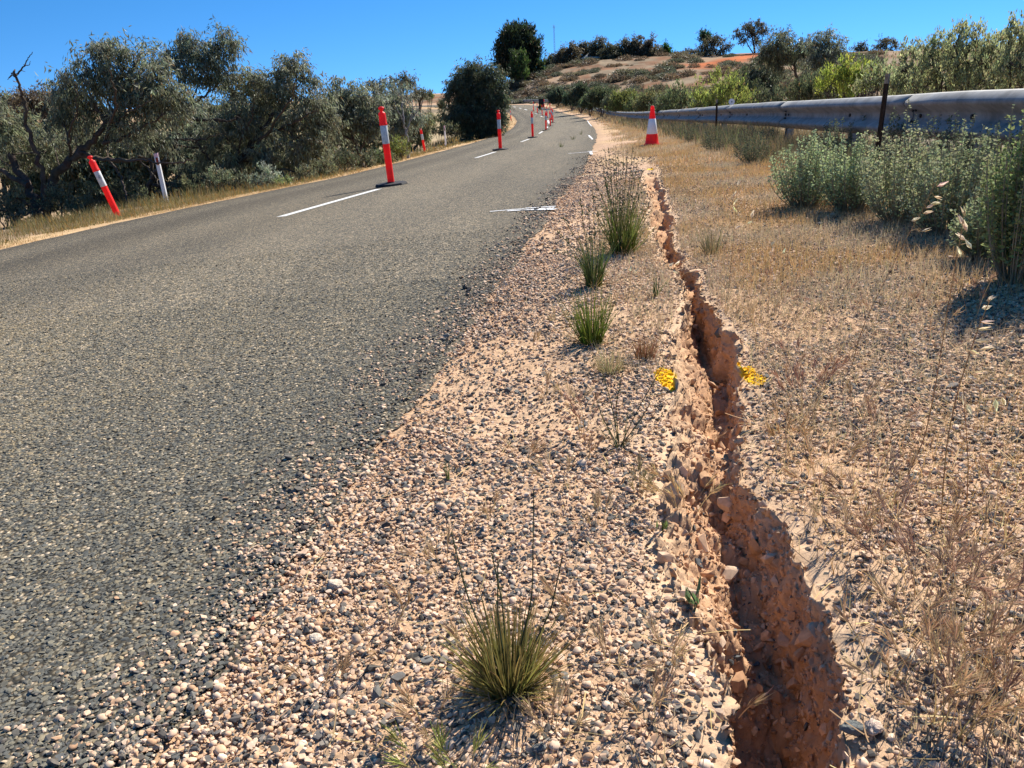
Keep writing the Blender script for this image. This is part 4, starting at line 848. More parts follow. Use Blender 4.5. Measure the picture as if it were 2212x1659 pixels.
# understorey shrubs on the left
G2 = 'low shrubs along the left verge'
for px, py, r, y, c_, lb in [(575, 388, 28, 17.5, (.26, .30, .22), 'pale grey green saltbush at the verge edge under the broad mallee'), (612, 395, 16, 17.2, (.20, .25, .10), 'small greenish saltbush just right of the pale one on the left verge'), (470, 385, 24, 17.5, (.17, .20, .12), 'low grey green shrub right of the near guide post'), (858, 318, 24, 25, (.17, .19, .05), 'yellow green bush behind the nearest road bollard'), (825, 340, 24, 23.5, (.12, .15, .07), 'dull green bush left of the yellow green one'), (948, 280, 14, 46, (.16, .18, .06), 'small yellowish shrub on red soil left of the bushy tree'), (930, 258, 14, 60, (.12, .13, .07), 'round dark shrub on the bare slope left of the bushy tree'), (790, 345, 24, 22, (.13, .14, .085), 'grey leafy shrub at the foot of the open mallee'), (745, 345, 26, 21, (.11, .125, .075), 'dark leafy shrub at the right end of the broad mallee'), (700, 365, 22, 19.5, (.13, .14, .08), 'dull leafy shrub by the road below the broad mallee'), (975, 282, 18, 44, (.11, .12, .06), 'dark low shrub touching the bushy roadside tree'), (955, 230, 9, 90, (.10, .11, .06), 'distant round bush on the slope left of the bushy tree'), (905, 205, 12, 80, (.10, .11, .06), 'distant dark bush on the skyline left of the bushy tree'), (928, 209, 8, 95, (.13, .16, .06), 'distant green bush on the skyline gap'), (420, 408, 24, 18, (.16, .175, .09), 'leafy low bush at the road edge just right of the near guide post'), (520, 392, 24, 17.8, (.15, .16, .10), 'dull low bush left of the pale saltbush on the left verge'), (660, 378, 24, 19, (.17, .175, .10), 'straggly low bush under the right side of the broad mallee'), (300, 430, 26, 16.5, (.14, .15, .085), 'weedy low bush between the big leaning bollard and the near guide post'), (180, 455, 30, 15.8, (.13, .14, .08), 'weedy low bush left of the big leaning bollard'), (135, 428, 40, 16.2, (.14, .15, .085), 'leafy low bush under the forked trunk of the wide dark mallee'), (15, 445, 46, 16.0, (.15, .155, .09), 'dull bush at the left edge beneath the dead limbed mallee'), (235, 415, 38, 17.4, (.13, .145, .085), 'dark low bush just behind the big leaning bollard'), (405, 392, 34, 19.0, (.14, .155, .095), 'shadowy low bush just behind the near guide post'), (60, 490, 30, 15.6, (.15, .145, .09), 'straggly bush among the dry branches at far left')]:
    b_ = on_ground(px, y); rr = pxr(r, y); tree('shrub', lb, 'shrub', b_, y, [], [(px, py, r, .85, 0), (px - r * .6, py + r * .35, r * .7, .7, 0), (px + r * .6, py + r * .3, r * .7, .7, 0)], G2, L=.035 + .0016 * y, W=.013 + .0006 * y, dens=2600 if y < 30 else 1100, col=c_, droop=-.4, upr=.4)

# hill trees
G3 = 'trees on the hilltop'
tree('pine_tree', 'tall dense dark pine at the left end of the hill', 'tree', 1118, 166, [([None, (1118, 150), (1116, 90)], .5, .25)],
     [(1108, 88, 20), (1125, 80, 17), (1140, 95, 17), (1095, 100, 16), (1115, 110, 26), (1138, 115, 22), (1092, 125, 18), (1150, 120, 11), (1110, 138, 26), (1140, 142, 20), (1090, 148, 14), (1105, 160, 20), (1130, 160, 20), (1085, 110, 8)], G3, L=.75, W=.22, dens=180, col=(.028, .042, .018), droop=-.5, upr=.4)
for px, py, h, r, y, c_, lb in [(1113, 150, 55, 9, 160, (.06, .10, .03), 'slim green conifer in front of the dark pine, left of its pair'), (1130, 152, 58, 10, 159, (.065, .11, .03), 'slim green conifer in front of the dark pine, right of its pair'), (1172, 165, 40, 9, 164, (.05, .085, .03), 'small pointed green tree right of the dark pine')]:
    tree('conifer_tree', lb, 'tree', px, y, [([None, (px, py), (px, py - h * .5)], .2, .08)], [(px, py - h * .55, r * .5, 1.3), (px, py - h * .3, r * .8, 1.2), (px - 1, py - h * .05, r, 1.2), (px + 1, py + h * .2, r, 1.2)], G3, L=.5, W=.14, dens=260, col=c_, droop=-.7, upr=.5)
for px, py, r, y, c_, lb in [(1190, 132, 14, 185, (.10, .115, .06), 'pale greyish tree below the radio mast'), (1215, 122, 18, 180, (.115, .105, .06), 'brownish eucalypt right of the radio mast'), (1232, 108, 16, 178, (.12, .10, .055), 'brown eucalypt with a round crown left of the tallest hilltop eucalypt'), (1262, 108, 18, 182, (.10, .10, .055), 'eucalypt just left of the tallest hilltop one'), (1292, 98, 17, 180, (.105, .10, .055), 'tallest eucalypt above the pale roofed house'), (1318, 112, 18, 176, (.09, .095, .05), 'dark olive eucalypt right above the house roof'), (1345, 105, 20, 178, (.10, .095, .05), 'rounded eucalypt right of the house'), (1375, 98, 22, 177, (.105, .095, .05), 'large brown olive eucalypt in the hilltop row'), (1402, 104, 22, 175, (.115, .09, .05), 'reddish brown eucalypt near the right end of the hilltop row'), (1422, 118, 16, 173, (.10, .09, .05), 'low brown eucalypt at the right end of the hilltop row')]:
    tree('eucalypt_tree', lb, 'tree', px + 2, y, [([None, (px + 1, py + 25), (px, py + 6)], .22, .10), ([(px + 1, py + 26), (px - r * .6, py + 4)], .11, .05), ([(px + 1, py + 24), (px + r * .6, py + 2)], .11, .05)],
         [(px - r * .75, py - 1, r * .5, .75), (px + r * .1, py - r * .75, r * .5, .7), (px - r * .3, py - r * .1, r * .45, .8), (px + r * .6, py + 1, r * .5, .8), (px - r * .2, py + r * .5, r * .6, .8), (px + r * .5, py + r * .8, r * .5, .8), (px - r * .6, py + r * 1.0, r * .45, .9), (px, py + r * 1.3, r * .55, .8)], G3, L=.45, W=.14, dens=260, col=c_, bark=(.13, .105, .085))
for px, py, r, y, c_, lb in [(1437, 112, 12, 176, (.035, .10, .018), 'bright green round tree at the right end of the hilltop row'), (1523, 78, 11, 186, (.035, .08, .035), 'blue green conifer tip behind the umbrella eucalypt')]:
    tree('green_tree', lb, 'tree', px, y, [([None, (px, py + 20), (px, py)], .2, .1)], [(px, py - r * .4, r * .6), (px - r * .4, py + r * .3, r * .6), (px + r * .4, py + r * .3, r * .6), (px, py + r * .9, r * .9)], G3, L=.45, W=.14, dens=300, col=c_, droop=.0, upr=.3)
for px, py, r, y, bx, by, lb in [(1490, 118, 20, 172, 1492, 145, 'low dark eucalypt left of the umbrella eucalypt'), (1540, 98, 30, 165, 1556, 158, 'spreading umbrella eucalypt with trunk on the slope edge'), (1622, 68, 30, 168, 1632, 138, 'tall lone eucalypt with open crown on the skyline'), (1860, 103, 16, 170, 1862, 125, 'small flat topped tree on the far right skyline, left of its pair'), (1915, 96, 22, 172, 1917, 122, 'flat crowned tree on the far right skyline, right of its pair')]:
    tree('eucalypt_tree', lb, 'tree', bx, y, [([None, (bx, by - 8), ((bx + px) / 2, py + r * .7), (px, py)], .28, .10), ([(bx, by - 14), (px - r * .8, py)], .13, .05), ([((bx + px) / 2, py + r * .7), (px + r * .8, py + 2)], .12, .05)],
         [(px - r * .8, py + r * .1, r * .38, .6), (px - r * .3, py - r * .35, r * .45, .6), (px + r * .35, py - r * .45, r * .5, .55), (px + r * .85, py, r * .4, .6), (px, py + r * .1, r * .42, .6), (px - r * .5, py + r * .55, r * .3, .6), (px + r * .55, py + r * .5, r * .35, .6)], 'open crowned eucalypts on the skyline', L=.42, W=.12, dens=210, col=(.10, .095, .055), bark=(.07, .055, .045))

# trees and tall shrubs between the rail and the hill
G4 = 'trees and tall shrubs behind the guardrail'
tree('mallee_tree', 'dark drooping tree behind the guardrail right of the lone skyline eucalypt', 'tree', 1650, 34, [([None, (1648, 190), (1640, 150)], .07, .03)], [(1640, 150, 30), (1622, 172, 28), (1660, 175, 30), (1640, 198, 36), (1612, 200, 20), (1665, 205, 24)], G4, L=.15, W=.032, dens=1700, col=(.075, .09, .05))
tree('mallee_tree', 'tree with a visible leaning dark trunk behind the guardrail', 'tree', 1722, 30, [([None, (1722, 170), (1712, 130), (1690, 105)], .07, .025), ([(1714, 140), (1735, 110)], .03, .012)], [(1668, 92, 26), (1692, 98, 30), (1716, 100, 26), (1660, 112, 24), (1700, 125, 26, 1, 0, .7), (1735, 115, 22), (1680, 130, 22, 1, 0, .7), (1745, 145, 22, 1, .6), (1725, 195, 34, 1, .8)], G4, L=.14, W=.03, dens=1500, col=(.13, .14, .08))
tree('mallee_tree', 'grey green tree rising above the yellow green bush behind the rail', 'tree', 1795, 26, [([None, (1795, 150), (1790, 100)], .06, .02)], [(1782, 68, 13), (1788, 82, 18), (1770, 95, 24), (1800, 98, 26), (1785, 112, 26), (1760, 120, 24), (1815, 120, 22), (1780, 140, 30)], G4, L=.12, W=.026, dens=1700, col=(.16, .18, .12))
SH = [(1835, 168, 44, 14.5, (.29, .34, .06), 'bright yellow green bush behind the near guardrail'), (1560, 205, 44, 22, (.25, .29, .07), 'big yellow green bush behind the rail, above the cone'), (1470, 222, 34, 28, (.15, .18, .08), 'dull green bush behind the rail left of the big yellow green one'), (1405, 225, 22, 45, (.18, .19, .08), 'olive bush behind the rail just left of the cone top'), (1350, 222, 20, 55, (.19, .21, .06), 'rounded green bush behind the far rail'), (1300, 214, 18, 65, (.10, .125, .06), 'dark green bush above the far rail'), (1255, 208, 16, 80, (.075, .10, .055), 'blue green bush on the slope foot above the far rail'), (1205, 212, 12, 100, (.06, .085, .05), 'small dark bush above the black sign'), (1660, 225, 30, 20, (.09, .105, .055), 'shadowy bush behind the rail left of the bright yellow green one'), (1745, 200, 26, 16, (.10, .115, .055), 'dark bush wedged against the bright yellow green one')]
for px, py, r, y, c_, lb in SH:
    b_ = on_ground(px, y); tree('bush', lb, 'bush', b_, y, [], [(px, py - r * .3, r * .8), (px - r * .75, py, r * .7), (px + r * .75, py, r * .7), (px - r * .3, py + r * .5, r * .8), (px + r * .4, py + r * .5, r * .8), (px - r * 1.2, py + r * .45, r * .5), (px + r * 1.2, py + r * .4, r * .5)], G4, L=.028 + .0022 * y, W=.010 + .0007 * y, dens=3400 if y < 20 else 1600, col=c_, droop=-.7, upr=.6)
for px, py, r, y, lb in [(1975, 130, 34, 9.5, 'leftmost of the tall grey green shrubs behind the near guardrail'), (2035, 118, 38, 9.0, 'tall grey green shrub second from the left behind the near guardrail'), (2090, 100, 40, 8.5, 'tallest feathery grey green shrub behind the near guardrail'), (2150, 118, 40, 8.2, 'grey green shrub just right of the tallest behind the near guardrail'), (2205, 100, 46, 7.6, 'rightmost tall grey green shrub, at the picture edge')]:
    bl_ = [(px + dx * r * 1.1, py + dy * r, q * r * 1.55, 1.0) for dx, dy, q in ((0, -.6, .42), (-.5, -.1, .42), (.5, -.15, .42), (-.1, .2, .55), (-.7, .6, .5), (.7, .6, .5), (0, .9, .7), (.35, -.9, .22), (-.35, -.8, .2), (-.6, 1.4, .6), (.6, 1.5, .6), (0, 1.9, .7), (-.9, 2.0, .6), (.9, 2.1, .6))]
    tree('tall_shrub', lb, 'shrub', on_ground(px, y), y, [([None, (px - 3, py + r), (px, py - r * .4)], .02, .006), ([None, (px + r * .4, py + r * .4), (px + r * .5, py - r * .4)], .018, .005), ([None, (px - r * .5, py + r * .3), (px - r * .6, py - r * .2)], .018, .005)], bl_, G4, L=.034, W=.011, dens=5600, col=(.31, .33, .16), droop=-.8, upr=.9, clump=.8)

for px, py, r, y, c_, lb in [(1905, 175, 34, 12, (.26, .29, .14), 'grey green bush right of the bright yellow green one behind the rail'), (1945, 185, 30, 10.5, (.24, .27, .13), 'low grey green bush behind the rail by the tall picket'), (1780, 185, 30, 19, (.11, .13, .065), 'dark green bush behind the rail left of the bright yellow green one'), (1600, 190, 30, 30, (.10, .12, .06), 'olive bush behind the rail at the foot of the drooping tree'), (1520, 235, 24, 24, (.12, .14, .07), 'low dull bush hugging the rail below the big yellow green one'), (1430, 238, 20, 34, (.10, .12, .075), 'low grey bush behind the rail right of the cone'), (1380, 232, 16, 50, (.12, .15, .06), 'green bush behind the far rail left of the cone'), (1325, 226, 14, 60, (.11, .13, .07), 'small olive bush above the far rail'), (1275, 222, 13, 72, (.10, .13, .06), 'green mound of a bush above the far rail bend'), (1235, 217, 11, 90, (.07, .11, .06), 'bluish low bush above the far rail bend')]:
    b_ = on_ground(px, y); tree('bush', lb, 'bush', b_, y, [], [(px, py - r * .3, r * .8), (px - r * .75, py, r * .7), (px + r * .75, py, r * .7), (px - r * .3, py + r * .5, r * .8), (px + r * .4, py + r * .5, r * .8), (px - r * 1.2, py + r * .45, r * .5), (px + r * 1.2, py + r * .4, r * .5)], G4, L=.028 + .0022 * y, W=.010 + .0007 * y, dens=3400 if y < 20 else 1600, col=c_, droop=-.7, upr=.6)

# scattered low bushes on the slope
protos = []
for k, c_ in enumerate([(.12, .115, .07), (.085, .095, .06), (.15, .13, .08)]):
    r = empty('hill_shrub', (0, 0, 0), 0, 'low grey green shrub dotted on the dry hillside below the hilltop trees', 'shrub', 'low shrubs dotted on the hillside'); mb = MB(); n = 620
    u = rng.normal(size=(n, 3)); u /= np.linalg.norm(u, axis=1)[:, None]; u[:, 2] = np.abs(u[:, 2]); p = u * rng.random((n, 1)) ** .4 * np.array([.9, .9, .6]) * (1 + .3 * vnoise(u[:, 0] * 2, u[:, 1] * 2, u[:, 2] * 2 + k))[:, None]
    leaves(mb, p, u + rng.normal(0, .5, (n, 3)) + [0, 0, .3], rng.uniform(.12, .3, n), .09, jitter_col(c_, n, .2)); mb.build('foliage', M_leaf, r); protos.append(r)
for kind_, (lab, grp, cl, nmax, seed) in {'hill_shrub': (0, 0, 0, 270, 33), 'dry_bush': ('dull brown dry bush dotted on the bare hillside', 'dry brown bushes dotted on the hillside', [(.13, .095, .06), (.16, .115, .07), (.10, .08, .055)], 210, 57)}.items():
  if lab:
    protos = []
    for k, c_ in enumerate(cl):
        r = empty(kind_, (0, 0, 0), 0, lab, 'bush', grp); mb = MB(); n = 520; u = rng.normal(size=(n, 3)); u /= np.linalg.norm(u, axis=1)[:, None]; u[:, 2] = np.abs(u[:, 2]); p = u * rng.random((n, 1)) ** .4 * np.array([.8, .8, .55]) * (1 + .35 * vnoise(u[:, 0] * 2, u[:, 1] * 2, u[:, 2] * 2 + k + 5))[:, None]
        leaves(mb, p, u + rng.normal(0, .5, (n, 3)) + [0, 0, .3], rng.uniform(.12, .3, n), .07, jitter_col(c_, n, .2)); mb.build('foliage', M_leaf, r); protos.append(r)
  cnt = 0
  for _ in range(6000):
      if cnt >= nmax: break
      x = rng.uniform(-2, 95); y = rng.uniform(hill_foot(x) - 6, 172); u, v = proj((x, y, float(zg(x, y))))
      if not (1095 < u < 1900 and 118 < v < 240): continue
      if 1470 < u < 1650 and 118 < v < 160 and rng.random() < .8: continue
      if vnoise(x * .12, y * .10, 0, seed) < -.3: continue
      s = rng.uniform(.5, 1.9) ** 1.1; loc = (x, y, float(zg(x, y)) - .08); k = cnt % 3
      if cnt < 3: protos[cnt].location = tuple(map(float, loc)); protos[cnt].scale = (s * 1.2, s, s * .8); protos[cnt].rotation_euler = (0, 0, rng.uniform(0, 6))
      else: dup(protos[k], loc, rng.uniform(0, 6.2), scale=(s * 1.25, s, s * .8))
      cnt += 1

# ------------------------------------------------------------------ saltbushes before the rail
def saltbush(px, py, y, wpx, hpx, label, nst=120, spires=.5, col=(.36, .42, .22), ht=1.0):
    b = hit(px, py) if y is None else on_ground(px, y); y = b[1]; R_ = pxr(wpx / 2, y); Hh = pxr(hpx, y)
    root = empty('saltbush', b, 0, label, 'shrub', 'pale saltbushes along the near guardrail'); tm, lm = MB(), MB()
    a = rng.uniform(0, 2 * PI, nst); rr = np.sqrt(rng.random(nst)); P0 = np.c_[np.cos(a) * rr * R_ * .35, np.sin(a) * rr * R_ * .35, np.zeros(nst)]
    hh = Hh * (1.0 - .45 * rr ** 2) * rng.uniform(.55, 1.0, nst); hh[rng.random(nst) < spires * .12] *= 1.18
    P1 = np.c_[np.cos(a) * rr * R_, np.sin(a) * rr * R_, hh * ht]; P1[:, :2] += rng.normal(0, R_ * .08, (nst, 2))
    for i in range(nst):
        mid = P0[i] * .45 + P1[i] * .55 + np.array([(P1[i, 0] - P0[i, 0]) * .25, (P1[i, 1] - P0[i, 1]) * .25, -hh[i] * .12]); s = np.linspace(0, 1, 7)[:, None]
        pp = P0[i] * (1 - s) ** 2 + 2 * mid * s * (1 - s) + P1[i] * s * s; tube(tm, pp, np.linspace(.0032, .0012, 7), 3, np.array((.28, .25, .17)), cap=False)
        n = int(46 * max(.6, hh[i] / .35)); t = .18 + .82 * rng.random(n) ** .75; lp = np.stack([np.interp(t, s[:, 0], pp[:, k]) for k in range(3)], 1); out = rng.normal(size=(n, 3)); out[:, 2] = out[:, 2] * .5 + .35; out /= np.linalg.norm(out, axis=1)[:, None]
        spread = (.034 * (1 - t) + .008)[:, None] * rng.random((n, 1)); leaves(lm, lp + out * spread, out, rng.uniform(.012, .024, n) * (1.15 - .4 * t), .012, jitter_col(col, n, .2))
    tm.build('stems', M_bark, root); lm.build('foliage', M_salt, root); return root
saltbush(1740, 446, None, 175, 165, 'pale silvery saltbush, leftmost of the row in front of the guardrail', 130)
saltbush(1838, 456, None, 160, 165, 'silvery saltbush second from the left in the row before the guardrail', 150)
saltbush(1940, 480, None, 200, 215, 'darker saltbush below the tall rusty picket', 130, col=(.36, .38, .21))
saltbush(2045, 505, None, 200, 245, 'saltbush in the shade below the near guardrail, right of the picket', 130, col=(.32, .35, .19))
saltbush(2128, 560, None, 150, 190, 'dark low saltbush between the shaded one and the tall one at the edge', 110, col=(.28, .32, .17))
saltbush(2195, 610, None, 200, 410, 'tall leafy saltbush with long green spires at the right edge', 130, spires=2.5, col=(.23, .29, .12))
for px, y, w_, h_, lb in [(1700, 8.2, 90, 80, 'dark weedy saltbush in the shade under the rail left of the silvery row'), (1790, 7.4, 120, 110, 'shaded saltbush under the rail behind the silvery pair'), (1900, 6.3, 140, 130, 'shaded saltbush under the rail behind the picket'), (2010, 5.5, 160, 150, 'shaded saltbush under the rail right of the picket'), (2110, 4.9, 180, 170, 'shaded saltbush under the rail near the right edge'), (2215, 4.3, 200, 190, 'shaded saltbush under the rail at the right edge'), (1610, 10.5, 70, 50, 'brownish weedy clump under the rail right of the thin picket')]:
    x_ = float(xrail(y)) - .18; b_ = np.array([x_, y, float(zg(x_, y))]); u_, v_ = proj(b_); saltbush(u_, v_, y, w_ * .95, h_ * 1.0, lb, 60, col=(.13, .155, .09))  # understorey leaves coloured darker, painting in the shade below the rail
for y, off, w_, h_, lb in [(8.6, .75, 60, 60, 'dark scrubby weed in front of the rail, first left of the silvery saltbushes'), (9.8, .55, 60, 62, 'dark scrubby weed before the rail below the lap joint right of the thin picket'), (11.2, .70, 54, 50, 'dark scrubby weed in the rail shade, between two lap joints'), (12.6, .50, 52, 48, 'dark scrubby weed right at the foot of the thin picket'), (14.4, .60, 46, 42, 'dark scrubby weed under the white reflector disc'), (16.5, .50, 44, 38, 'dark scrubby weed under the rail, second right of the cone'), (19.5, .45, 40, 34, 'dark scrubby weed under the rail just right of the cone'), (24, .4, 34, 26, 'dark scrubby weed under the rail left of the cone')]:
    x_ = float(xrail(y)) - off; b_ = np.array([x_, y, float(zg(x_, y))]); u_, v_ = proj(b_); saltbush(u_, v_, y, w_ * 1.5, h_, lb, 55, col=(.105, .12, .065))  # dark weeds whose leaf colour also has the rail's deep shade painted in

# ------------------------------------------------------------------ tufts on the verge
def tuft(name, label, cat, px, py, n, h, spread, lean, bend, W, c0, c1, group=None, stalks=(), y=None, r0=.02):
    b = hit(px, py); root = empty(name, b, 0, label, cat, group); mb = MB(); hd = rng.uniform(0, 2 * PI, n); base = np.c_[np.cos(hd), np.sin(hd), np.zeros(n)] * (r0 * np.sqrt(rng.random(n)))[:, None]
    blades(mb, base, hd, h * rng.uniform(.45, 1.05, n), np.abs(rng.normal(0, lean, n)) if lean < .5 else rng.uniform(0, lean * 1.75, n), rng.normal(bend, .25, n), W * rng.uniform(.7, 1.3, n), 7, jitter_col(c0, n, .2, .08), jitter_col(c1, n, .25, .12))
    m2 = n // 4; hd = rng.uniform(0, 2 * PI, m2); blades(mb, np.c_[np.cos(hd), np.sin(hd), np.zeros(m2)] * r0 * .8, hd, h * rng.uniform(.3, .7, m2), rng.uniform(.9, 1.35, m2), rng.uniform(0, .5, m2), W * .9, 6, jitter_col((.30, .20, .085), m2), jitter_col((.40, .27, .12), m2))
    mb.build('blades', M_grass, root)
    if stalks:
        mb = MB(); sd = MB()
        for st in stalks:
            pts = np.array([at(q[0], q[1], b[1] + (st[2] if len(st) > 2 else 0)) for q in st[0]]) - b; pts[0] = pts[0] * [.3, .3, 0]; s = np.linspace(0, 1, 16); t = np.linspace(0, 1, len(pts)); pp = np.stack([np.interp(s, t, pts[:, k]) for k in range(3)], 1); pp[1:-1] = (pp[:-2] + 2 * pp[1:-1] + pp[2:]) / 4
            tube(mb, pp, np.linspace(.0012, .0007, 16) * (1 + .12 * b[1]), 4, jitter_col((.07, .09, .045), 16, .1), cap=False)
            if st[1]:
                k = st[1]; tt = rng.uniform(.45, 1.0, k); q = np.stack([np.interp(tt, s, pp[:, j]) for j in range(3)], 1); d = rng.normal(0, .5, (k, 3)) + [0, 0, .9]
                leaves(sd, q + rng.normal(0, .003, (k, 3)), d, rng.uniform(.010, .018, k) * (.4 if b[1] < 1.6 else 1), .007 if b[1] > 1.6 else .003, jitter_col((.10, .105, .05), k, .3))
        mb.build('stalks', M_grass, root)
        if sd.n: sd.build('seed_heads', M_grass, root)
    return root
G5 = 'green rush tufts on the verge left of the crack'
RG, RT = (.125, .155, .028), (.15, .165, .05)
tuft('rush_tuft', 'tall green rush tuft with many seed stalks, farthest up the verge', 'tuft', 1345, 548, 300, .34, .3, .30, .12, .0040, RG, RT, G5, r0=.06,
     stalks=[([(1340 + rng.uniform(-20, 20), 545), (1340 + (t - 1340) * .5, 460), (t + rng.uniform(-4, 4), ty)], 26, rng.normal(0, .08)) for t, ty in ((1297, 340), (1306, 322), (1314, 318), (1322, 330), (1330, 335), (1338, 325), (1345, 340), (1352, 318), (1358, 345), (1366, 312), (1372, 328), (1380, 350), (1386, 370), (1394, 390), (1303, 370), (1318, 365), (1342, 370), (1310, 400), (1290, 395))])
tuft('rush_tuft', 'second rush tuft with long leaning stalks, just below the tallest one', 'tuft', 1283, 618, 170, .25, .3, .30, .12, .0034, (.10, .135, .035), (.12, .145, .055), G5, r0=.035,
     stalks=[([(1280, 615), (1240, 540), (1205, 500)], 18), ([(1280, 612), (1255, 530), (1215, 470)], 16), ([(1282, 612), (1262, 500), (1253, 428)], 22), ([(1283, 612), (1275, 520), (1272, 440)], 20), ([(1285, 612), (1285, 520), (1280, 400)], 20), ([(1286, 612), (1296, 520), (1290, 450)], 18), ([(1280, 612), (1250, 560), (1190, 540)], 14), ([(1287, 612), (1305, 540), (1306, 470)], 14)])
tuft('rush_tuft', 'short bright green rush tuft, third along the verge', 'tuft', 1278, 742, 190, .20, .3, .32, .15, .0032, (.125, .17, .022), (.15, .175, .04), G5, r0=.035)
tuft('dry_tuft', 'small reddish brown dry tuft beside the crack', 'tuft', 1394, 772, 130, .085, .3, .36, .1, .0020, (.20, .10, .045), (.30, .17, .09), r0=.03)
tuft('dry_tuft', 'pale wispy half dry tuft below the short green rush', 'tuft', 1318, 806, 170, .10, .3, .45, .3, .0017, (.30, .26, .12), (.42, .34, .19), r0=.03)
tuft('rush_tuft', 'nearest dark green rush tuft on gravel in the foreground', 'tuft', 1100, 1492, 420, .132, .3, .52, .12, .0025, (.17, .17, .05), (.26, .20, .065), G5, r0=.026,
     stalks=[([(1105, 1490), (1150, 1290), (1153, 1060)], 0), ([(1090, 1490), (1010, 1290), (975, 1150)], 10), ([(1100, 1490), (1085, 1300), (1062, 1195)], 12), ([(1110, 1490), (1190, 1320), (1215, 1200)], 9), ([(1098, 1490), (1075, 1330), (1075, 1210)], 10)])
tuft('thin_weed', 'thin sprawling green stemmed weed left of the yellow paint', 'weed', 1338, 968, 26, .12, .3, .55, .1, .0016, (.09, .12, .05), (.12, .13, .06), r0=.01, stalks=[([(1340, 968), (1380, 880), (1432, 790)], 0), ([(1335, 968), (1300, 900), (1285, 850)], 9), ([(1338, 968), (1330, 880), (1345, 800)], 9), ([(1340, 968), (1385, 905), (1405, 870)], 9), ([(1340, 968), (1320, 870), (1300, 800)], 9)])
tuft('thin_weed', 'upright single green sprig on gravel near the road edge', 'weed', 968, 1035, 12, .05, .3, .2, .05, .0018, (.10, .14, .04), (.14, .16, .06), r0=.004)
tuft('grey_tuft', 'greyish fine grass clump right of the crack below the cone', 'tuft', 1538, 548, 120, .16, .3, .35, .2, .0028, (.16, .15, .07), (.28, .23, .13), r0=.04)
tuft('thin_weed', 'green leafy sprig on the left lip of the crack', 'weed', 1416, 640, 16, .09, .3, .25, .1, .0060, (.06, .10, .03), (.09, .12, .04), r0=.01)
for px, py, lb in ((1212, 318, 'lowest of three small weeds growing through the road'), (1238, 302, 'middle one of three small weeds growing through the road'), (1255, 291, 'farthest of three small weeds growing through the road')):
    p_ = hit(px, py); tuft('road_weed', lb, 'weed', px, py, 16, .13 + .003 * p_[1], .3, .5, .2, .012, (.13, .15, .05), (.18, .17, .08), 'weeds growing through the road', r0=.03)

def brome(label, px, py, n, h, col=(.36, .215, .13), group='feathery dry grass tufts on the verge', lean=.35, b=None):
    b = hit(px, py) if b is None else b; root = empty('brome_tuft', b, 0, label, 'grass tuft', group); mb, hd_ = MB(), MB(); a = rng.uniform(0, 2 * PI, n); ln = np.abs(rng.normal(0, lean, n)); base = np.c_[np.cos(a), np.sin(a), np.zeros(n)] * .025 * rng.random((n, 1)); L = h * rng.uniform(.5, 1.0, n)
    tip = blades(mb, base, a, L, ln, .35, .0014, 6, jitter_col((.36, .25, .12), n), jitter_col((.38, .25, .13), n), taper=False)
    for i in range(n):
        m = 22; d = np.array([math.cos(a[i]) * math.sin(ln[i] + .4), math.sin(a[i]) * math.sin(ln[i] + .4), math.cos(ln[i] + .4)]); dd = d[None] + rng.normal(0, .26, (m, 3)); leaves(hd_, tip[i][None] - d[None] * rng.uniform(0, .024, (m, 1)), dd, rng.uniform(.018, .036, m), .0016, jitter_col(col, m, .2))
    mb.build('stems', M_grass, root); hd_.build('seed_heads', M_grass, root)
for px, py, n, h, c_, lb in [(1735, 905, 16, .15, (.36, .20, .13), 'reddish feathery grass tuft right of the crack below the yellow mark'), (1690, 985, 9, .10, (.45, .29, .14), 'small straw coloured feathery tuft close to the right lip of the crack'), (1770, 1075, 9, .11, (.42, .27, .14), 'feathery tuft half way down the right verge'), (1880, 1130, 13, .11, (.34, .24, .17), 'greyish feathery tuft on dark twigs, right verge'), (1985, 1290, 14, .12, (.36, .22, .15), 'feathery tuft amid the right foreground gravel'), (2075, 1330, 10, .11, (.38, .25, .16), 'feathery tuft right of the middle one in the right foreground'), (2110, 1500, 12, .12, (.44, .30, .17), 'straw tuft low in the right foreground'), (2050, 1590, 12, .11, (.46, .31, .17), 'straw tuft by the bottom edge, right of the crack'), (2185, 1560, 11, .12, (.44, .29, .16), 'straw tuft in the bottom right corner'), (1262, 935, 8, .09, (.36, .21, .15), 'dry reddish tuft on the left verge below the wispy one'), (1270, 990, 4, .05, (.40, .25, .15), 'tiny dry tuft on the left verge gravel'), (1030, 1420, 5, .06, (.45, .32, .18), 'small dry straw tuft left of the nearest green rush'), (960, 1240, 5, .06, (.45, .32, .18), 'small dry straw tuft up left of the nearest green rush'), (1385, 1080, 7, .06, (.30, .24, .12), 'small greenish dry tuft on the left lip of the crack'), (925, 1590, 5, .06, (.45, .32, .18), 'small straw tuft at the bottom left of the rush')]:
    brome(lb, px, py, n, h, c_)
for k, (px, py) in enumerate([(1800, 830), (1850, 900), (1900, 960), (1940, 1080), (1830, 1180), (1905, 1215), (2040, 1190), (2110, 1240), (2160, 1120), (2010, 1420), (1960, 1370), (2150, 1400), (1930, 1480), (2000, 1560), (2120, 1600), (1700, 830), (1640, 760), (1660, 680), (1560, 600), (1720, 620), (1800, 680), (1900, 720), (2010, 740), (2100, 700)]):
    brome('dry feathery grass tuft scattered among the gravel right of the crack', px, py, int(rng.integers(3, 7)), .09 if py > 800 else .15, [(.40, .26, .15), (.46, .32, .18), (.34, .21, .14)][k % 3], 'small dry grass tufts among the gravel right of the crack')
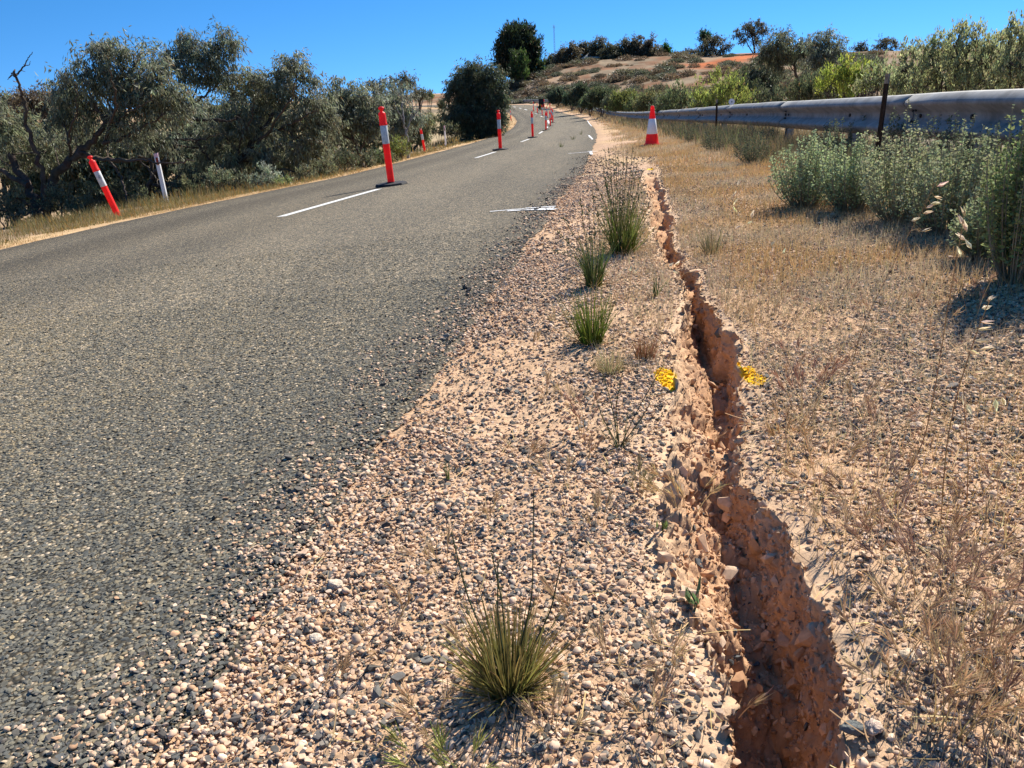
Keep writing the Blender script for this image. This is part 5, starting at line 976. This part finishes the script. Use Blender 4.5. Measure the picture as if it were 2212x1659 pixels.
for k, (px, py) in enumerate([(1180, 860), (1240, 880), (1130, 1000), (1210, 1060), (1060, 1120), (1290, 1150), (880, 1310), (820, 1420), (1250, 1330), (1330, 1440), (700, 1500), (1180, 1600), (1400, 1560), (1440, 1440), (1150, 760), (1200, 700)]):
    brome('tiny dry straw sprig in the gravel between the road and the crack', px, py, int(rng.integers(3, 6)), .05, [(.44, .30, .17), (.48, .35, .2)][k % 2], 'tiny dry sprigs in the gravel left of the crack')
def crack_floor(px, py):
    q = hit(px, py); k = np.argmin(np.abs(crack_pts[:, 0] - q[0]) + np.abs(crack_pts[:, 1] - q[1])); return crack_pts[k] * np.array([1, 1, 1.0])
brome('straw coloured feathery tuft growing in the crack', 1480, 1090, 9, .07, (.60, .42, .20), b=crack_floor(1480, 1100))
brome('fallen straw feathery heads lying in the crack', 1570, 1330, 5, .05, (.55, .42, .26), b=crack_floor(1570, 1345), lean=1.1)
brome('dry wisps bridging the crack below the yellow marks', 1530, 860, 7, .08, (.48, .32, .18), b=crack_floor(1520, 880), lean=1.2)

def oat(label, base, stem, spk, dirn=(1, .35), y=None):
    b = hit(*base); y = b[1]; root = empty('wild_oat', b, 0, label, 'wild oat', 'wild oat stems with papery spikelets'); pts = np.array([b] + [at(q[0], q[1], y) for q in stem]) - b; s = np.linspace(0, 1, 24); t = np.linspace(0, 1, len(pts)); pp = np.stack([np.interp(s, t, pts[:, k]) for k in range(3)], 1)
    for _ in range(3): pp[1:-1] = (pp[:-2] + 2 * pp[1:-1] + pp[2:]) / 4
    mb = MB(); tube(mb, pp, np.linspace(.0012, .0006, 24), 4, jitter_col((.42, .27, .13), 24, .1), cap=False)
    for (px, py, l_) in spk:
        c = at(px, py, y) - b; k = np.argmin(np.linalg.norm(pp - c, axis=1)); mid = (pp[k] + c) / 2 + [0, 0, .006]; tube(mb, [pp[k], mid, c], .0005, 3, np.array((.5, .36, .18)), cap=False)
    mb.build('stem', M_grass, root)
    for (px, py, l_) in spk:
        c = at(px, py, y) - b; ln = pxr(l_, y); d = cR * (dirn[0] + rng.normal(0, .25)) + cU * (dirn[1] + rng.normal(0, .3)) + cF * rng.normal(0, .3); d /= np.linalg.norm(d); sd = np.cross(d, rng.normal(size=3)); sd /= np.linalg.norm(sd); nn = np.cross(d, sd); mb = MB()
        for sgn, w_ in ((1, .17), (-1, .17), (1, .08)):
            e = c + d * ln + nn * sgn * ln * .10; V = [c, c + d * ln * .35 + sd * ln * w_ + nn * sgn * ln * .04, e, c + d * ln * .35 - sd * ln * w_ + nn * sgn * ln * .04, c + d * ln * .4 + nn * sgn * ln * .13]
            mb.add(V, [(0, 1, 4), (1, 2, 4), (2, 3, 4), (3, 0, 4)], jitter_col((.78, .68, .48), 1, .08)[0])
        mb.build('spikelet', M_husk, root)
oat('wild oat with spread spikelets against the dark saltbush', (1838, 800), [(1862, 706), (1956, 518), (2000, 440), (2018, 398)], [(2024, 403, 24), (2018, 424, 24), (2010, 440, 24), (2000, 450, 24), (1994, 461, 22), (1968, 478, 22), (1990, 500, 22)], (1, .25))
oat('tall upright wild oat with hanging spikelets near the right edge', (1959, 1030), [(1999, 948), (2029, 788), (2047, 664), (2070, 540), (2086, 440)], [(2085, 466, 32), (2083, 488, 30), (2089, 500, 30), (2086, 520, 28), (2099, 538, 28), (2075, 556, 28)], (.1, 1))
oat('wild oat with a ladder of pale spikelets over the right gravel', (2032, 1130), [(2043, 967), (2065, 857), (2092, 770), (2120, 690), (2140, 645)], [(2130, 650, 34), (2120, 666, 34), (2116, 695, 34), (2108, 712, 34), (2103, 736, 38), (2090, 755, 32), (2116, 755, 32), (2100, 809, 28), (2090, 812, 22), (2176, 812, 22)], (1, .15))
oat('thin wild oat with drooping spikelets right of the ladder one', (2088, 1095), [(2092, 1000), (2085, 900), (2082, 840)], [(2080, 850, 34), (2088, 872, 34), (2150, 862, 34), (2165, 858, 30)], (.4, -.8))
oat('small wild oat with scattered white spikelets below the guardrail grass', (1572, 650), [(1580, 560), (1588, 480), (1592, 400)], [(1590, 405, 22), (1583, 428, 18), (1583, 444, 18), (1592, 460, 18), (1622, 472, 20), (1614, 484, 16), (1588, 496, 18)], (.6, .6))
oat('small wild oat with three white spikelets in the orange grass', (1690, 660), [(1686, 600), (1678, 540), (1670, 520)], [(1664, 532, 18), (1668, 548, 20), (1691, 548, 14)], (.3, .8))
oat('small wild oat leaning over the upper crack', (1490, 715), [(1478, 640), (1465, 590), (1458, 568)], [(1445, 576, 18), (1458, 574, 20), (1452, 586, 18), (1498, 586, 20)], (.5, .4))
oat('low wild oat in front of the tall rush tuft', (1358, 640), [(1362, 610), (1364, 580)], [(1360, 588, 16), (1370, 592, 18), (1335, 600, 14)], (.4, .8))
for px, lb in ((955, 'green bristly seed heads at the bottom edge, left of their pair'), (1012, 'green bristly seed heads at the bottom edge, right of their pair')):
    brome(lb, px, 1690, 4, .055, (.30, .31, .085), 'green seed heads at the bottom edge', .25)
def weed(label, b, n, L, Wd, col, up):
    r = empty('leafy_weed', b, 0, label, 'weed', 'green leafy weeds by the crack'); lm = MB(); d = rng.normal(0, .5, (n, 3)) + [0, 0, up]; p = np.abs(rng.normal(0, 1, (n, 1))) * np.array([0, 0, L * .4]) + rng.normal(0, L * .25, (n, 3)) * [1, 1, 0]
    leaves(lm, p, d, L * rng.uniform(.7, 1.2, n), Wd, jitter_col(col, n, .15)); st = MB()
    for k in range(3): tube(st, [(0, 0, -.01), tuple(rng.normal(0, L * .1, 2)) + (L * .5,), tuple(rng.normal(0, L * .2, 2)) + (L * 1.0,)], .0009, 4, np.array(col) * .8)
    st.build('stem', M_grass, r, True); lm.build('foliage', M_leaf, r)
weed('broad leaved blue green sprout on the left slope of the crack', crack_floor(1452, 1330), 5, .034, .009, (.10, .16, .07), 1.6)
weed('small green sprout in the crack floor below the straw tuft', crack_floor(1430, 1150), 6, .022, .007, (.12, .17, .05), 1.2)
weed('fine feathery green weed in the deep shade at the bottom of the crack', crack_floor(1600, 1630), 34, .020, .004, (.15, .20, .07), .8)
M_stone2 = attr_mat('single_stone', .85, 0, .2, noise=.22, nscale=70, bump=.5, bscale=220)
for k, (px, py, sz, c_, lb) in enumerate([(563, 1195, 26, (.52, .36, .26), 'pale pink stone lying out on the asphalt near its ragged edge'), (913, 935, 26, (.50, .34, .22), 'round orange tan stone where gravel meets asphalt, half way up the edge'), (725, 1268, 34, (.54, .44, .33), 'large chalky stone amid the gravel left of the nearest rush'), (285, 1628, 38, (.50, .36, .24), 'large tan stone at the bottom edge of the asphalt'), (545, 1340, 20, (.20, .05, .03), 'dark red stone at the edge of the asphalt'), (1980, 925, 30, (.54, .40, .29), 'flat pale pink stone amid the right gravel'), (1965, 1425, 38, (.48, .38, .27), 'blocky beige stone in the right foreground gravel'), (1845, 1580, 44, (.13, .135, .125), 'large dark grey stone low beside the right lip of the crack'), (1888, 1575, 38, (.56, .42, .32), 'pale stone touching the large dark one beside the crack'), (683, 1385, 30, (.55, .45, .34), 'chalky white stone left of the nearest rush tuft'), (1165, 1620, 26, (.14, .14, .13), 'dark angular stone below the nearest rush tuft'), (1015, 895, 16, (.60, .48, .38), 'small whitish stone on the left gravel near the road edge')]):
    p = hit(px, py); s_ = pxr(sz, math.hypot(p[1], CAM_H - p[2])); bm = bmesh.new(); bmesh.ops.create_icosphere(bm, subdivisions=4, radius=.5); V = np.array([v.co[:] for v in bm.verts]); F = np.array([[v.index for v in f.verts] for f in bm.faces]); bm.free()
    V *= (1 + .30 * vnoise(V[:, 0] * 3 + k, V[:, 1] * 3, V[:, 2] * 3, k) + .12 * vnoise(V[:, 0] * 8 + k, V[:, 1] * 8, V[:, 2] * 8, k + 2))[:, None]; q = cells(V[:, 0] * 2.2 + k, V[:, 1] * 2.2, V[:, 2] * 2.2, k); V = V * (1 + .05 * q)[:, None] * [1, .8, .58]
    mb = MB(); mb.add(V * s_, F, np.array(c_)); o = mb.build('stone', M_stone2, None, True); o.location = (p[0], p[1], p[2] + s_ * .15); o.rotation_euler = (.15, .1, k * 1.3); tag(o, lb, 'stone', 'larger single stones on the verge')

# ------------------------------------------------------------------ the dry grass cover
def grass_cover():
    mb = MB()
    for y0, y1, d, h0, h1, W in ((.5, 2.4, 5200, .012, .055, .0014), (2.4, 5, 4200, .02, .075, .0022), (5, 9, 2600, .02, .07, .0032), (9, 18, 1000, .03, .08, .006), (18, 42, 220, .03, .10, .014), (42, 110, 26, .05, .15, .04)):
        n = int((y1 - y0) * 5.2 * d); y = rng.uniform(y0, y1, n); rr = xrail(y) - xr(y); x = xr(y) + rng.random(n) * (rr + .5); e = x - xr(y)
        pt = fbm(x * 1.1, y * .7, 0, 131, 4); cover = sstep(.2, 1.1, e) * sstep(-.35, .3, pt + .45 * sstep(2.2, 3.6, y) * sstep(.7, 1.3, e) + .2 * sstep(1.0, 1.8, e) - .10 * sstep(2.5, 1.0, y) + .15 * sstep(.7, 1.2, e)); keep = (rng.random(n) < cover) & ~in_crack(x, y, .03); x, y, e = x[keep], y[keep], e[keep]; n = len(x)
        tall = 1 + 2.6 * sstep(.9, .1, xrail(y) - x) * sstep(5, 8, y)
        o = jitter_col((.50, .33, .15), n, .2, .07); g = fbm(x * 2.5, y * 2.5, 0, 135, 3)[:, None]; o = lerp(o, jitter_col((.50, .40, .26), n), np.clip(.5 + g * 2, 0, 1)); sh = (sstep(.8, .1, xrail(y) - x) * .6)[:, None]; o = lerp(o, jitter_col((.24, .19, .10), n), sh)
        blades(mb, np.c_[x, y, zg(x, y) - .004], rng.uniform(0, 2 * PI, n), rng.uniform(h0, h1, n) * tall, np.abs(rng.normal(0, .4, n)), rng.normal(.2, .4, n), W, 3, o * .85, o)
    for y0, y1, d, h0, h1, W in ((4.5, 10, 1300, .10, .32, .0045), (10, 22, 520, .14, .42, .008), (22, 50, 110, .15, .45, .02)):
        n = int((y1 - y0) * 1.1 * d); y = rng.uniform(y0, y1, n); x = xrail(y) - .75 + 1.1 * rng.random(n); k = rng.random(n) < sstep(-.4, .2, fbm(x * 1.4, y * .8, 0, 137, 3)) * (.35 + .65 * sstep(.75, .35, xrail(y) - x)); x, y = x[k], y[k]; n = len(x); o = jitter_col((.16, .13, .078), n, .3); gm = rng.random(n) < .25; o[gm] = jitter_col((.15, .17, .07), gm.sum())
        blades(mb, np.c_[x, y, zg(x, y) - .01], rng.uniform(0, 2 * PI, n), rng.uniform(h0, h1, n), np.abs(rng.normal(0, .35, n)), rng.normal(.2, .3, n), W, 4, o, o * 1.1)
    tag(mb.build('dry_grass', M_grass), 'short orange straw grass covering the verge', 'grass', kind='stuff')
    mb = MB()
    for y0, y1, d, h0, h1, W in ((6.5, 16, 800, .05, .20, .006), (16, 34, 330, .06, .26, .011), (34, 110, 60, .08, .26, .035)):
        n = int((y1 - y0) * 4 * d); y = rng.uniform(y0, y1, n); e = rng.random(n) ** 1.3 * 4.0 + .03; x = xl(y) - e; pt = fbm(x * 1.7, y * 1.5, 0, 141, 4); keep = rng.random(n) < sstep(-.25, .35, pt + .15 * sstep(.1, .8, e)); x, y, e = x[keep], y[keep], e[keep]; n = len(x)
        straw = jitter_col((.50, .33, .15), n, .2); dull = jitter_col((.22, .19, .09), n, .25); green = jitter_col((.13, .14, .04), n, .25); k = sstep(.25, .9, e)[:, None]; o = lerp(straw, dull, k * .85); gm = (rng.random(n) < .22 * sstep(.2, .6, e)); o[gm] = green[gm]; og = rng.random(n) < .12; o[og] = jitter_col((.46, .25, .05), og.sum())
        blades(mb, np.c_[x, y, zg(x, y) - .01], rng.uniform(0, 2 * PI, n), rng.uniform(h0, h1, n) * (.20 + .45 * sstep(.3, 1.3, e) + .6 * sstep(1.6, 3.2, e)), np.abs(rng.normal(0, .35, n)), rng.normal(.15, .3, n), W, 3, o * .85, o)
    tag(mb.build('verge_grass', M_grass), 'straw and dull green grass along the left edge of the road', 'grass', kind='stuff')
    mb = MB(); n = 24000; x, y = rng.uniform(-.8, 2.6, n), rng.uniform(.5, 4.5, n); e = x - xr(y); k = (e > .02) & ~in_crack(x, y, .01) & (rng.random(n) < np.clip(.20 + .75 * sstep(.6, 1.2, e) + .4 * fbm(x * 2, y * 2, 0, 151, 3), 0, 1)); x, y = x[k], y[k]; n = len(x); L = rng.uniform(.015, .07, n)
    o = jitter_col((.54, .37, .18), n, .25); dk = rng.random(n) < .22; o[dk] = jitter_col((.16, .12, .085), dk.sum()); blades(mb, np.c_[x, y, zg(x, y) + rng.uniform(.002, .012, n)], rng.uniform(0, 2 * PI, n), L, rng.uniform(1.2, 1.62, n), rng.normal(.0, .4, n), .0016, 4, o, o, taper=False)
    tag(mb.build('straw_litter', M_grass), 'fallen straw stems and twigs strewn on the gravel', 'straw litter', kind='stuff')
grass_cover()
